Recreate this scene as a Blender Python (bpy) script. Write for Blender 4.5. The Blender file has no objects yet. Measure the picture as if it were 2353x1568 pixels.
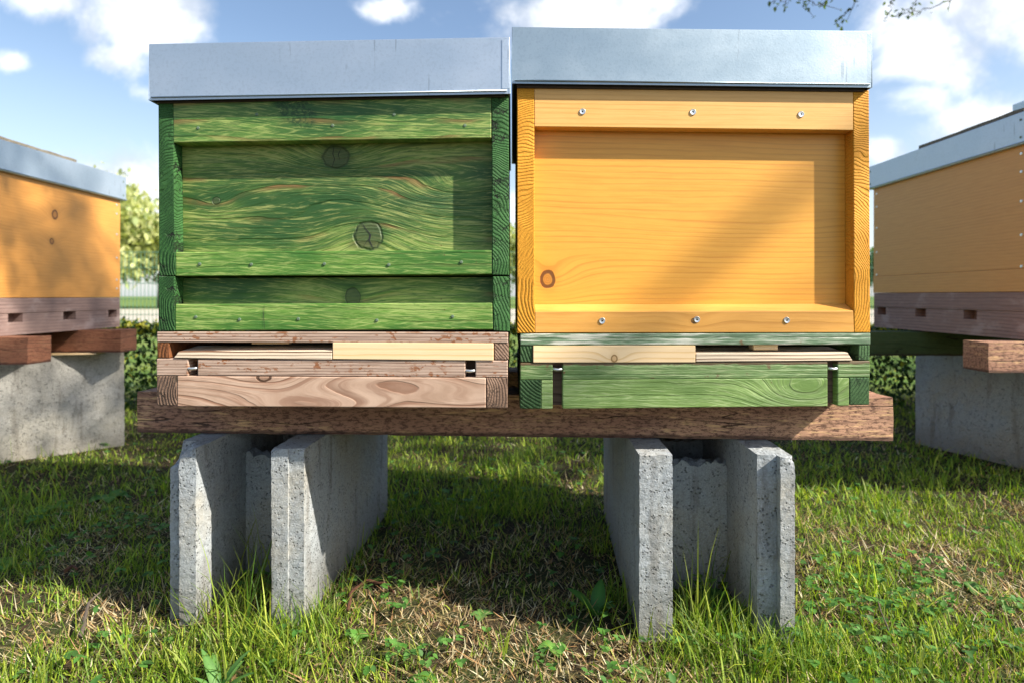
import bpy, bmesh, math, random
import numpy as np
from mathutils import Vector, Matrix, noise as mnoise
random.seed(7)
rng = np.random.default_rng(11)
S = bpy.context.scene
C = S.collection
R = math.radians

# ------------------------------------------------------------------ camera
H = 0.49                       # lens height above the lawn (m)
F = 1400.0                     # focal length in units of a 2352 wide frame
CX, HY = 1176.0, 680.0         # principal column, horizon row
cam_d = bpy.data.cameras.new('camera'); cam = bpy.data.objects.new('camera', cam_d); C.objects.link(cam)
cam.location = (0, 0, H); cam.rotation_euler = (R(90), 0, 0)
cam_d.sensor_width = 36; cam_d.lens = F/2352*36
cam_d.shift_y = -(784-HY)/2352
cam_d.clip_start = 0.05; cam_d.clip_end = 600
cam_d.dof.use_dof = True; cam_d.dof.focus_distance = 0.88; cam_d.dof.aperture_fstop = 4.6
cam_d.dof.aperture_blades = 9
S.camera = cam
S.view_settings.view_transform = 'Standard'; S.view_settings.look = 'None'
S.view_settings.exposure = 1.0; S.view_settings.gamma = 1

# ------------------------------------------------------------------ sun and sky
SUN = Vector((2.35, -1.0, 2.05)).normalized()
elev = math.asin(SUN.z); rot = math.atan2(SUN.x, SUN.y)
sl = bpy.data.lights.new('sun', 'SUN'); sl.energy = 5.0; sl.angle = R(0.7); sl.color = (1, .94, .83)
so = bpy.data.objects.new('sun', sl); C.objects.link(so); so.location = (6, -3, 6)
so.rotation_euler = (-SUN).to_track_quat('-Z', 'Y').to_euler()

class NT:
    """small helper to write node trees as expressions"""
    def __init__(s, tree): s.t = tree; tree.nodes.clear()
    def node(s, typ, **props):
        n = s.t.nodes.new(typ)
        for k, v in props.items(): setattr(n, k, v)
        return n
    def set(s, sock, v):
        if isinstance(v, bpy.types.NodeSocket): s.t.links.new(v, sock)
        elif v is not None:
            if sock.type == 'RGBA' and len(v) == 3: v = (*v, 1)
            sock.default_value = v
    def math(s, op, a, b=None, c=None, clamp=False):
        n = s.node('ShaderNodeMath', operation=op); n.use_clamp = clamp
        for i, v in enumerate((a, b, c)):
            if v is not None: s.set(n.inputs[i], v)
        return n.outputs[0]
    def add(s, a, b): return s.math('ADD', a, b)
    def mul(s, a, b): return s.math('MULTIPLY', a, b)
    def sub(s, a, b): return s.math('SUBTRACT', a, b)
    def step(s, v, lo, hi):
        n = s.node('ShaderNodeMapRange', interpolation_type='SMOOTHSTEP')
        s.set(n.inputs[0], v); s.set(n.inputs[1], lo); s.set(n.inputs[2], hi)
        return n.outputs[0]
    def comb(s, x, y, z):
        n = s.node('ShaderNodeCombineXYZ')
        for i, v in enumerate((x, y, z)): s.set(n.inputs[i], v)
        return n.outputs[0]
    def sep(s, v):
        n = s.node('ShaderNodeSeparateXYZ'); s.set(n.inputs[0], v); return n.outputs
    def vadd(s, a, b):
        n = s.node('ShaderNodeVectorMath', operation='ADD'); s.set(n.inputs[0], a); s.set(n.inputs[1], b); return n.outputs[0]
    def vmul(s, a, b):
        n = s.node('ShaderNodeVectorMath', operation='MULTIPLY'); s.set(n.inputs[0], a); s.set(n.inputs[1], b); return n.outputs[0]
    def noise(s, vec, scale=1, detail=3, rough=.5, dist=0):
        n = s.node('ShaderNodeTexNoise'); s.set(n.inputs['Vector'], vec); s.set(n.inputs['Scale'], scale)
        n.inputs['Detail'].default_value = detail; n.inputs['Roughness'].default_value = rough; n.inputs['Distortion'].default_value = dist
        return n.outputs[0]
    def voro(s, vec, scale=1, feature='F1'):
        n = s.node('ShaderNodeTexVoronoi', feature=feature); s.set(n.inputs['Vector'], vec); n.inputs['Scale'].default_value = scale
        return n.outputs['Distance']
    def mix(s, f, a, b, mode='MIX'):
        n = s.node('ShaderNodeMix', data_type='RGBA', blend_type=mode)
        s.set(n.inputs[0], f); s.set(n.inputs[6], a); s.set(n.inputs[7], b); return n.outputs[2]
    def ramp(s, f, stops):
        n = s.node('ShaderNodeValToRGB'); s.set(n.inputs[0], f); e = n.color_ramp.elements
        while len(e) < len(stops): e.new(.5)
        for i, (p, c) in enumerate(stops):
            e[i].position = p; e[i].color = (*c, 1) if len(c) == 3 else c
        return n.outputs[0]
    def bump(s, h, strength, dist=.001, normal=None):
        n = s.node('ShaderNodeBump'); s.set(n.inputs['Height'], h)
        n.inputs['Strength'].default_value = strength; n.inputs['Distance'].default_value = dist
        if normal: s.set(n.inputs['Normal'], normal)
        return n.outputs[0]

w = bpy.data.worlds.new('World'); S.world = w; w.use_nodes = True
n = NT(w.node_tree)
sky = n.node('ShaderNodeTexSky', sky_type='NISHITA'); sky.sun_disc = False
sky.sun_elevation = elev; sky.sun_rotation = rot; sky.air_density = 1.15; sky.dust_density = 1.2; sky.ozone_density = 2.2
d = n.node('ShaderNodeTexCoord').outputs['Generated']
dx, dy, dz = n.sep(d)
yy = n.math('MAXIMUM', dy, .05)
u = n.math('DIVIDE', dx, yy); v = n.math('DIVIDE', dz, yy)
fb = n.noise(d, 6.5, 9, .62, .3)
fbs = n.noise(n.vadd(d, (3.1, 0, .05)), 9, 6, .6)
blob = None
# cloud heaps: centre and half sizes as azimuth / elevation slopes
for (px, py, rx, ry, a) in [(330,30,150,105,1.0),(110,-5,110,50,.9),(270,130,80,45,.8),(35,140,48,30,.75),(885,22,62,34,.72),
        (1375,30,215,95,1.15),(2140,120,150,115,1.05),(2330,20,220,120,1.1),(2240,280,170,65,.95),(2030,350,60,42,.85),(2120,230,120,70,.9),
        (310,470,170,120,1.5),(200,400,80,40,.7),(700,470,400,110,.8),(1650,500,500,90,.8),(1180,600,900,40,.55),(340,215,50,25,.45),(-60,60,60,60,.8)]:
    a1 = n.mul(n.sub(u, (px-CX)/F), F/rx); a2 = n.mul(n.sub(v, (HY-py)/F), F/ry)
    r2 = n.add(n.mul(a1, a1), n.mul(a2, a2))
    g = n.mul(n.math('EXPONENT', n.mul(r2, -.7)), a)
    blob = g if blob is None else n.math('MAXIMUM', blob, g)
front = n.step(dy, .1, .3)
rest = n.mul(n.step(n.noise(d, 2.1, 4, .5), .53, .70), .9)
amt = n.add(n.mul(blob, front), n.mul(rest, n.sub(1, front)))
dens = n.add(amt, n.mul(n.sub(fb, .5), 2.2))
mask = n.step(dens, .30, .92)
shade = n.step(n.add(n.mul(fbs, 1.0), n.mul(dens, .06)), .40, .64)
cc = n.mix(shade, (5.0, 5.5, 6.3), (9.2, 9.4, 9.7))
haze = n.mix(n.step(dz, .0, .35), (1.32, 1.24, 1.16), (1.30, 1.27, 1.26))
skyc = n.mix(1, sky.outputs[0], haze, 'MULTIPLY')
skyc = n.mix(n.mul(n.sub(1, n.step(dz, .0, .40)), .38), skyc, (7.6, 8.5, 9.7))
col = n.mix(n.mul(mask, .93), skyc, cc)
bg = n.node('ShaderNodeBackground'); n.set(bg.inputs[0], col); bg.inputs[1].default_value = .078
wo = n.node('ShaderNodeOutputWorld'); n.t.links.new(bg.outputs[0], wo.inputs[0])

# ------------------------------------------------------------------ material builders
def newmat(name):
    m = bpy.data.materials.new(name); m.use_nodes = True; t = NT(m.node_tree)
    t.b = t.node('ShaderNodeBsdfPrincipled'); o = t.node('ShaderNodeOutputMaterial')
    t.t.links.new(t.b.outputs[0], o.inputs[0]); t.out = o
    return m, t
def fin(t, col, rough=.6, normal=None, metallic=0, spec=.5):
    t.set(t.b.inputs['Base Color'], col); t.set(t.b.inputs['Roughness'], rough); t.set(t.b.inputs['Metallic'], metallic)
    t.b.inputs['Specular IOR Level'].default_value = spec
    if normal: t.set(t.b.inputs['Normal'], normal)

def field(t, freq, warp, knots, wx=1.6, along=0):
    """height of the growth rings over a board; knots push the contours round themselves"""
    P = t.node('ShaderNodeTexCoord').outputs['Object']
    rnd = t.node('ShaderNodeObjectInfo').outputs['Random']
    x, y, z = t.sep(P)
    off = t.mul(rnd, 7.3)
    lowv = t.comb(t.add(t.mul(x, wx), off), t.mul(y, 3), t.mul(z, 5))
    g = t.add(z, t.mul(t.sub(t.noise(lowv, 1, 2, .5), .5), warp))
    kd = None
    for (kx, kz, ax, az, amp, rad, asp) in knots:
        a = t.mul(t.sub(x, kx), 1/ax); b = t.mul(t.sub(z, kz), 1/az)
        g = t.add(g, t.mul(t.math('EXPONENT', t.mul(t.add(t.mul(a, a), t.mul(b, b)), -1)), amp))
        if rad:
            c = t.mul(t.sub(x, kx), 1/(rad*asp)); e = t.mul(t.sub(z, kz), 1/rad)
            q = t.math('SQRT', t.add(t.mul(c, c), t.mul(e, e)))
            kd = q if kd is None else t.math('MINIMUM', kd, q)
    if kd is not None: kd = t.add(kd, t.mul(t.sub(t.noise(P, 90, 2), .5), .35))
    fib = t.noise(t.comb(t.add(t.mul(x, 9), off), t.mul(y, 9), t.mul(g, 330)), 1, 5, .62)
    fib2 = t.noise(t.comb(t.add(t.mul(x, 22), off), t.mul(y, 22), t.mul(g, 190)), 1, 4, .6)
    ph = t.add(t.mul(g, freq), t.mul(t.sub(t.noise(lowv, 5, 3), .5), .9))
    saw = t.math('FRACT', ph)
    return P, (x, y, z), off, g, fib, fib2, saw, kd

def wood_mat(name, light, mid, dark, freq=90, warp=.03, knots=(), ringk=.6, fibk=.5, rough=.55, bump=.35, stain=None, spec=.35, knotc=(.09,.05,.025), spots=None, sharp=.5, fine=.16):
    m, t = newmat(name)
    P, (x, y, z), off, g, fib, fib2, saw, kd = field(t, freq, warp, knots)
    line = t.mul(t.step(saw, sharp, .94), t.sub(1, t.step(saw, .95, 1.0))); line = t.mul(line, t.add(.35, t.step(t.noise(t.comb(t.mul(x, 3), off, t.mul(g, 60)), 1, 3), .36, .6)))
    c = t.mix(t.mul(t.step(fib2, .3, .7), fibk), light, mid)
    c = t.mix(t.mul(line, ringk), c, dark)
    c = t.mix(t.mul(t.step(fib, .49, .62), fine), c, dark)
    if stain:
        sm = t.step(t.noise(t.vmul(P, (5, 5, 9)), 2.2, 4, .6), .5, .7)
        c = t.mix(t.mul(sm, .6), c, stain)
    h = t.add(t.mul(fib, .7), t.mul(t.sub(1, line), .5))
    if spots:
        sp = t.noise(t.vmul(P, (1, 1, 1.6)), 105, 3, .6)
        reg = t.step(t.noise(t.vmul(P, (9, 9, 60)), 1, 3, .6), .44, .58)
        sp = t.mul(t.step(sp, .53, .60), reg); c = t.mix(t.mul(sp, .85), c, spots)
    if kd is not None:
        km = t.sub(1, t.step(kd, 1.0, 1.15)); rim = t.mul(km, t.step(kd, .58, .74))
        kr = t.mul(t.step(t.math('FRACT', t.mul(kd, 4)), .5, .95), .4)
        c = t.mix(t.mul(km, .75), c, t.mix(kr, tuple(q*.55+r*.35 for q, r in zip(mid, knotc)), knotc))
        c = t.mix(t.mul(rim, .97), c, tuple(q*.35 for q in knotc))
        c = t.mix(t.mul(t.sub(1, t.step(kd, 1.0, 2.4)), .28), c, dark)
        h = t.add(h, t.mul(rim, -1))
    fin(t, c, rough, t.bump(h, bump, .0012), spec=spec)
    return m

def paint_mat(name, dk, mdc, lt, worn, freq=34, warp=.022, knots=(), streak=.6, wornk=.6, bump=.6, rough=.5, white=None, rusty=None, torn=None, edge=None):
    """brushed green glaze on rough wood: streaks run with the grain, ring lines are worn to the wood"""
    m, t = newmat(name)
    P, (x, y, z), off, g, fib, fib2, saw, kd = field(t, freq, warp, knots)
    # slightly slanted brush strokes crossing the grain
    bx = t.add(t.mul(x, 21), off); sl_ = t.mul(t.sub(t.noise(t.vmul(P, (5, 5, 8)), 1, 2), .5), .5)
    bz = t.mul(t.add(g, t.mul(x, .10)), 430)
    br = t.noise(t.comb(bx, t.mul(y, 14), bz), 1, 5, .68)
    b2_ = t.noise(t.comb(t.add(t.mul(x, 26), off), 3, t.mul(t.sub(z, t.mul(x, .22)), 270)), 1, 3, .6)
    br = t.math('MAXIMUM', br, t.mul(b2_, .90))
    big = t.noise(t.vadd(t.vmul(P, (3.5, 3.5, 14)), t.comb(off, 0, 0)), 1, 5, .6)
    c = t.mix(t.step(big, .36, .62), dk, mdc)
    stv = t.add(t.mul(br, .75), t.mul(t.sub(big, .5), .35))
    c = t.mix(t.mul(t.step(stv, .355, .47), streak), c, lt)
    c = t.mix(t.mul(t.step(fib, .49, .62), .62), c, dk)
    line = t.mul(t.step(saw, .62, .93), t.sub(1, t.step(saw, .95, 1.0)))
    wm = t.mul(line, t.step(t.noise(t.vmul(P, (6, 6, 14)), 1.2, 3), .46, .62))
    c = t.mix(t.mul(wm, wornk), c, worn)
    if white:
        wv = t.noise(t.comb(t.add(t.mul(x, 12), off), 0, t.mul(z, 260)), 1, 5, .65)
        wr = t.noise(t.vmul(P, (9, 9, 40)), 1, 3, .6)
        c = t.mix(t.mul(t.step(t.add(t.mul(wv, .5), t.mul(wr, .5)), .49, .58), .85), c, white)
    blotch = t.step(t.noise(t.vmul(P, (18, 18, 60)), 1, 6, .7), .57, .66)
    c = t.mix(t.mul(blotch, .5), c, dk)
    if rusty:
        sp = t.step(t.noise(P, 60, 4, .65), .62, .7); c = t.mix(t.mul(sp, .8), c, rusty)
    if edge:
        em = t.step(t.add(z, t.mul(t.sub(t.noise(t.vmul(P, (60, 1, 200)), 1, 4, .7), .5), .010)), edge, edge+.0018)
        c = t.mix(t.mul(em, .85), c, (.13,.065,.035))
    if torn:
        tx, tz, ta, tb = torn
        q1 = t.mul(t.sub(x, t.add(tx, t.mul(t.sub(z, tz), -.5))), 1/ta); q2 = t.mul(t.sub(z, tz), 1/tb)
        tn = t.noise(t.vmul(P, (1.0, 1, 1.4)), 210, 4, .7)
        tm = t.mul(t.sub(1, t.step(t.add(t.add(t.mul(q1, q1), t.mul(q2, q2)), t.mul(t.sub(tn, .5), 1.2)), .7, 1.1)), t.step(tn, .44, .56))
        c = t.mix(t.mul(tm, .75), c, (.012, .045, .014))
    specks = t.step(t.voro(P, 55), .07, .03)
    pick = t.step(t.noise(P, 14, 2), .55, .6)
    c = t.mix(t.mul(t.mul(specks, pick), .8), c, (.13, .045, .02))
    h = t.add(t.mul(fib, 1.1), t.add(t.mul(br, .5), t.mul(line, -.4)))
    if kd is not None:
        km = t.sub(1, t.step(kd, .9, 1.1)); rim = t.mul(km, t.step(kd, .8, 1.0)); halo = t.sub(1, t.step(kd, 1.0, 1.8))
        c = t.mix(t.mul(halo, .5), c, dk)
        c = t.mix(t.mul(km, .62), c, t.mix(t.noise(P, 90, 4), (.03, .045, .02), (.10, .115, .05)))
        c = t.mix(t.mul(rim, .55), c, (.015, .03, .012))
        h = t.add(h, t.mul(rim, -1.2))
    fin(t, c, rough, t.bump(h, bump, .0016), spec=.4)
    return m

def endgrain_mat(name, light, dark, cx, cz, freq=260, bump=.9, rough=.75, cracks=.5, crackc=(.01,.015,.008)):
    m, t = newmat(name)
    P = t.node('ShaderNodeTexCoord').outputs['Object']; rnd = t.node('ShaderNodeObjectInfo').outputs['Random']
    x, y, z = t.sep(P)
    wz = t.mul(t.sub(t.noise(t.vadd(P, t.comb(t.mul(rnd, 9), 0, 0)), 9, 3), .5), .045)
    a = t.add(t.sub(t.math('ABSOLUTE', x), t.add(.17, t.mul(t.sub(rnd, .5), .06))), wz)
    # the pith wanders up the post so the arcs change their slope
    b = t.add(t.sub(z, cz), t.mul(wz, 1.5))
    rr = t.math('SQRT', t.add(t.mul(a, a), t.mul(b, b)))
    saw = t.math('FRACT', t.mul(rr, freq))
    line = t.mul(t.step(saw, .2, .8), t.sub(1, t.step(saw, .85, 1)))
    fine = t.noise(P, 420, 4, .7); mid = t.noise(P, 160, 3, .6)
    c = t.mix(t.mul(line, t.mul(t.step(mid, .38, .62), .34)), light, dark)
    c = t.mix(t.mul(t.step(fine, .45, .62), .55), c, dark)
    c = t.mix(t.step(t.noise(P, 25, 3), .4, .65), c, t.mix(.35, c, dark))
    sp = t.step(t.voro(t.vmul(P, (1, 1, 1)), 160), .1, .03); c = t.mix(t.mul(sp, .5), c, tuple(min(1, q*1.9) for q in light))
    h = t.add(t.mul(line, -.6), t.add(t.mul(fine, .5), t.mul(mid, .3)))
    cr = t.noise(t.comb(t.mul(x, 14), 0, t.add(t.mul(z, 60), t.mul(mid, 2))), 1, 2, .5)
    crm = t.mul(t.step(t.math('ABSOLUTE', t.sub(cr, .5)), .022, .006), t.step(t.noise(P, 18, 2), .48, .56))
    c = t.mix(t.mul(crm, cracks), c, crackc); h = t.add(h, t.mul(crm, -2.5*cracks))
    fin(t, c, rough, t.bump(h, bump, .002), spec=.3)
    return m

def concrete_mat(name, base, warm, dark):
    m, t = newmat(name)
    P = t.node('ShaderNodeTexCoord').outputs['Object']
    big = t.noise(P, 6, 5, .6); grit = t.noise(P, 330, 4, .8); med = t.noise(P, 110, 4, .7)
    c = t.mix(t.step(big, .42, .66), base, warm)
    c = t.mix(t.mul(t.step(med, .5, .66), .55), c, dark)
    c = t.mix(t.mul(t.step(grit, .50, .64), .5), c, tuple(min(1, q*1.5) for q in base)); c = t.mix(t.mul(t.step(grit, .46, .34), .45), c, tuple(q*.5 for q in base))
    vz = t.noise(t.vmul(P, (30, 30, 5)), 1, 4, .6)
    c = t.mix(t.mul(t.step(vz, .54, .68), .42), c, (.12, .10, .075))
    pits = t.mul(t.step(t.voro(t.vadd(P, t.comb(t.mul(med, .004), 0, 0)), 190), .34, .16), t.step(t.noise(P, 60, 2), .44, .56))
    c = t.mix(t.mul(pits, .45), c, (.06,.06,.057))
    bh = t.mul(t.step(t.voro(t.vadd(P, t.comb(t.mul(med, .02), t.mul(grit, .01), 0)), 60), .13, .07), t.step(t.noise(P, 21, 2), .53, .6))
    c = t.mix(t.mul(bh, .55), c, (.04, .04, .036))
    # soil splashed up the foot
    x, y, z = t.sep(P)
    foot = t.mul(t.sub(1, t.step(t.add(z, t.mul(t.sub(big, .5), .09)), .0, .11)), .5)
    c = t.mix(foot, c, (.17, .14, .09))
    h = t.add(t.add(t.mul(grit, .5), t.mul(med, .7)), t.mul(t.add(pits, bh), -1.0))
    fin(t, c, .92, t.bump(h, 1.0, .003), spec=.2)
    return m

def galv_mat(name, base, tint, rough=.42):
    m, t = newmat(name)
    P = t.node('ShaderNodeTexCoord').outputs['Object']
    sp = t.noise(P, 260, 3, .6); big = t.noise(t.vmul(P, (4, 4, 6)), 1, 4, .6); sv = t.voro(P, 420)
    c = t.mix(t.step(big, .35, .68), base, tint)
    c = t.mix(t.mul(t.step(sp, .48, .66), .18), c, tuple(q*.62 for q in base))
    st = t.noise(t.vmul(P, (130, 130, 9)), 1, 2, .5)
    stm = t.mul(t.step(st, .63, .68), t.step(t.noise(t.vmul(P, (5, 5, 11)), 1.3, 2), .5, .6))
    c = t.mix(t.mul(stm, .4), c, (.14, .16, .19))
    r = t.add(rough, t.mul(t.sub(big, .5), .22))
    wav = t.noise(t.vmul(P, (3, 3, 5)), 1, 2)
    nb = t.bump(wav, .25, .012); nb = t.bump(t.add(sp, t.mul(sv, .4)), .12, .0006, nb)
    fin(t, c, r, nb, .72, .5)
    return m

def beam_mat(name, a, b, ochre, dark, amt=1.0):
    m, t = newmat(name)
    P, (x, y, z), off, g, fib, fib2, saw, kd = field(t, 26, .05, ())
    grit = t.noise(t.vmul(P, (.45, 1, 1.3)), 170, 6, .78); big = t.noise(t.vmul(P, (3, 3, 14)), 1, 4, .6)
    c = t.mix(t.step(big, .38, .64), a, b)
    c = t.mix(t.mul(t.step(grit, .49, .56), .8*amt), c, dark)
    och = t.mul(t.step(fib2, .52, .62), t.step(big, .40, .52))
    c = t.mix(t.mul(och, .65), c, ochre)
    line = t.step(saw, .88, .97)
    c = t.mix(t.mul(line, .4), c, dark)
    crk = t.step(t.math('ABSOLUTE', t.sub(t.noise(t.comb(t.mul(x, 1.6), off, t.mul(g, 30)), 1, 2), .5)), .004, .001)
    c = t.mix(t.mul(crk, .8), c, (.012, .008, .006))
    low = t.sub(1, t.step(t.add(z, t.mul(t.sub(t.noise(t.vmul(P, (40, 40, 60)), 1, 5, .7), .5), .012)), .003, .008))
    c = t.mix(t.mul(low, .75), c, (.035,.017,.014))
    h = t.add(t.add(t.mul(grit, -.8), t.mul(fib, .4)), t.mul(crk, -1))
    fin(t, c, .75, t.bump(h, .8, .0025), spec=.3)
    return m

def plain(name, col, rough=.6, metallic=0, bumpy=0, scale=200, var=.25):
    m, t = newmat(name)
    P = t.node('ShaderNodeTexCoord').outputs['Object']; nz = t.noise(P, scale, 4, .6)
    c = t.mix(nz, tuple(q*(1-var) for q in col), tuple(min(1, q*(1+var)) for q in col))
    fin(t, c, rough, t.bump(nz, bumpy, .001) if bumpy else None, metallic)
    return m

def leaf_mat(name, trans=.35, rough=.5, attr='tint'):
    m, t = newmat(name)
    at = t.node('ShaderNodeAttribute', attribute_name=attr)
    t.set(t.b.inputs['Base Color'], at.outputs['Color']); t.b.inputs['Roughness'].default_value = rough
    t.b.inputs['Specular IOR Level'].default_value = .35
    tr = t.node('ShaderNodeBsdfTranslucent'); t.set(tr.inputs[0], t.mix(1, at.outputs['Color'], (1.25, 1.35, .6), 'MULTIPLY'))
    mx = t.node('ShaderNodeMixShader'); mx.inputs[0].default_value = trans
    t.t.links.new(t.b.outputs[0], mx.inputs[1]); t.t.links.new(tr.outputs[0], mx.inputs[2]); t.t.links.new(mx.outputs[0], t.out.inputs[0])
    return m

# ------------------------------------------------------------------ object helpers
def tag(o, label=None, cat=None, group=None, kind=None):
    if label: o['label'] = label
    if cat: o['category'] = cat
    if group: o['group'] = group
    if kind: o['kind'] = kind
    return o
def empty(name, loc, rz=0, label=None, cat=None, group=None):
    o = bpy.data.objects.new(name, None); o.empty_display_size = .05; C.objects.link(o)
    o.location = loc; o.rotation_euler = (0, 0, rz); return tag(o, label, cat, group)
def link(name, bm, m, parent=None, bevel=0, smooth=False, segs=2):
    me = bpy.data.meshes.new(name); bm.normal_update(); bm.to_mesh(me); bm.free()
    o = bpy.data.objects.new(name, me); C.objects.link(o); me.materials.append(m)
    if parent: o.parent = parent
    if bevel:
        b = o.modifiers.new('bevel', 'BEVEL'); b.width = bevel; b.segments = segs; b.limit_method = 'ANGLE'; b.angle_limit = R(40)
    if smooth:
        for p in me.polygons: p.use_smooth = True
    return o
def hexa(bm, p8):
    """p8: front TL TR BR BL then back TL TR BR BL"""
    vs = [bm.verts.new(p) for p in p8]
    for f in ((3,2,1,0),(4,5,6,7),(0,1,5,4),(1,2,6,5),(2,3,7,6),(3,0,4,7)): bm.faces.new([vs[i] for i in f])
    return bm
def box(bm, x0, x1, y0, y1, z0, z1):
    return hexa(bm, [(x0,y0,z1),(x1,y0,z1),(x1,y0,z0),(x0,y0,z0),(x0,y1,z1),(x1,y1,z1),(x1,y1,z0),(x0,y1,z0)])
def NB(): return bmesh.new()
def copy_tree(o, parent=None, data=None):
    c = o.copy(); C.objects.link(c)
    if parent: c.parent = parent
    for ch in list(o.children): copy_tree(ch, c)
    return c
def sweep(bm, pts, rad, sides=8, cap=True):
    rings = []
    for i, p in enumerate(pts):
        p = Vector(p); a = Vector(pts[max(0, i-1)]); b = Vector(pts[min(len(pts)-1, i+1)]); dr = (b-a).normalized()
        up = Vector((0, 0, 1)) if abs(dr.z) < .9 else Vector((1, 0, 0))
        s = dr.cross(up).normalized(); q = dr.cross(s)
        r = rad[i] if isinstance(rad, (list, tuple)) else rad
        rings.append([bm.verts.new(p + (s*math.cos(k/sides*math.tau) + q*math.sin(k/sides*math.tau))*r) for k in range(sides)])
    for i in range(len(rings)-1):
        for k in range(sides): bm.faces.new((rings[i][k], rings[i][(k+1) % sides], rings[i+1][(k+1) % sides], rings[i+1][k]))
    if cap: bm.faces.new(rings[0][::-1]); bm.faces.new(rings[-1])
    return bm

class Front:
    """front plane of a hive: measured positions on it -> metres, relative to the origin of a thing"""
    def __init__(s, px, Y, k):
        s.k = k; s.Xc = (px-CX)/F*Y; s.Y = Y
    def pt(s, x, y, d=0):
        t = (x-CX)/F; Y = (s.Y + d - s.k*s.Xc)/(1 - s.k*t)
        return Vector((t*Y, Y, H-(y-HY)/F*Y))
def prism(fr, org, q, d, thick, d_px=None, slope=0, bm=None):
    """q: 4 measured front corners TL TR BR BL; d: depth of the front face behind the plane (positions are read on the plane itself)"""
    bm = bm or NB(); org = Vector(org)
    f = [fr.pt(x, y, d if d_px is None else d_px) for x, y in q]
    if d_px is not None: f = [p + Vector((0, d-d_px, 0)) for p in f]
    b = [p + Vector((0, thick, 0)) for p in f]
    b[0].z += slope; b[1].z += slope
    return hexa(bm, [p-org for p in f] + [p-org for p in b])

# ------------------------------------------------------------------ colours
GD, GM, GL, GW = (.028,.088,.020), (.135,.235,.042), (.45,.46,.15), (.25,.125,.045)
G = Front(765.5, .870, -.040)
Yl = Front(1592.5, .877, .040)
orgG = G.pt(765.5, 935); orgY = Yl.pt(1592.5, 934)
def kl(fr, org, px, py, ax, az, amp, rad, asp=1, d=.0225):
    p = fr.pt(px, py, d) - org; return (p.x, p.z, ax, az, amp, rad, asp)
boxG = G.pt(765.5, 636); boxG2 = G.pt(765.5, 761); boxY = Yl.pt(1592.5, 765)
M = {}
M['green_panel'] = paint_mat('green_glazed_panel', GD, GM, GL, GW, knots=[
    kl(G, boxG, 771, 361, .07, .045, .035, .0175, 1.15), kl(G, boxG, 846, 542, .07, .04, -.034, .0215, 1.0), kl(G, boxG, 497, 462, .03, .02, .010, .0058, 1.1),
    kl(G, boxG, 800, 436, .14, .03, -.04, 0), kl(G, boxG, 1010, 436, .10, .025, .035, 0)], wornk=.8, bump=.9)
M['green_panel_low'] = paint_mat('green_glazed_low_panel', GD, GM, GL, GW, knots=[kl(G, boxG2, 810, 683, .05, .03, .015, .014, .8)], wornk=.5)
M['green_rail'] = paint_mat('green_glazed_rail', (.030,.10,.022), (.115,.235,.042), (.44,.49,.15), GW, freq=40, warp=.03, bump=.5, torn=(-.056, .243, .030, .034))
M['green_rail_bright'] = paint_mat('bright_green_rail', (.045,.15,.022), (.14,.28,.042), (.46,.54,.17), (.16,.13,.05), freq=60, warp=.02, bump=.45, wornk=.3)
M['green_end'] = endgrain_mat('green_end_grain', (.042,.135,.032), (.010,.040,.010), -.09, .02, freq=240, bump=1.0, cracks=1)
M['yellow_panel'] = wood_mat('honey_glazed_panel', (.80,.385,.052), (.72,.32,.036), (.50,.18,.018), freq=120, warp=.03, ringk=.30, fibk=.5, rough=.42, bump=.12, spec=.5, knotc=(.06,.022,.008),
    knots=[kl(Yl, boxY, 1258, 642, .05, .03, .028, .0125, .82), kl(Yl, boxY, 1700, 520, .16, .02, .012, 0)])
M['yellow_rail'] = wood_mat('honey_glazed_rail', (.80,.45,.13), (.72,.37,.085), (.50,.22,.04), freq=150, warp=.02, ringk=.35, fibk=.5, rough=.42, bump=.12, spec=.5)
M['yellow_rail_low'] = wood_mat('honey_glazed_low_rail', (.76,.38,.085), (.66,.30,.05), (.40,.16,.025), freq=60, warp=.04, ringk=.3, fibk=.5, rough=.42, bump=.12, spec=.5,
    knots=[kl(Yl, boxY, 1593, 737, .03, .014, .01, .0035, 1, 0)])
M['yellow_end'] = endgrain_mat('honey_end_grain', (.68,.31,.026), (.50,.195,.013), -.12, .06, freq=250, bump=.7, cracks=0)
M['grey_board'] = wood_mat('weathered_strip', (.53,.385,.30), (.38,.255,.185), (.14,.08,.055), freq=230, warp=.006, ringk=.75, fine=.45, fibk=.7, rough=.8, bump=.7, spots=(.23,.075,.018))
baseG = orgG
def kk(px, py, ax, az, amp, rad=0, asp=1): return kl(G, baseG, px, py, ax, az, amp, rad, asp, 0)
M['grey_board_low'] = wood_mat('weathered_low_board', (.60,.42,.31), (.47,.30,.21), (.25,.12,.07), freq=100, warp=.012, sharp=.55, ringk=.7, fine=.5, fibk=.8, rough=.8, bump=.6, stain=(.38,.24,.16),
    knots=[kk(605,866,.06,.016,.016,.006,1.8), kk(700,945,.13,.03,.040), kk(880,860,.16,.03,-.022), kk(1080,925,.09,.02,.016)])
M['grey_end'] = endgrain_mat('weathered_end_grain', (.25,.155,.105), (.075,.045,.032), -.11, .03, freq=240, bump=1.0, cracks=.7)
M['brown_end'] = endgrain_mat('brown_end_grain', (.27,.10,.03), (.11,.04,.02), -.1, .05, freq=240, bump=.8, cracks=.4)
M['pine'] = wood_mat('fresh_pine', (.90,.67,.40), (.84,.58,.31), (.72,.46,.19), freq=120, warp=.01, ringk=.5, fibk=.3, rough=.6, bump=.15)
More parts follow.
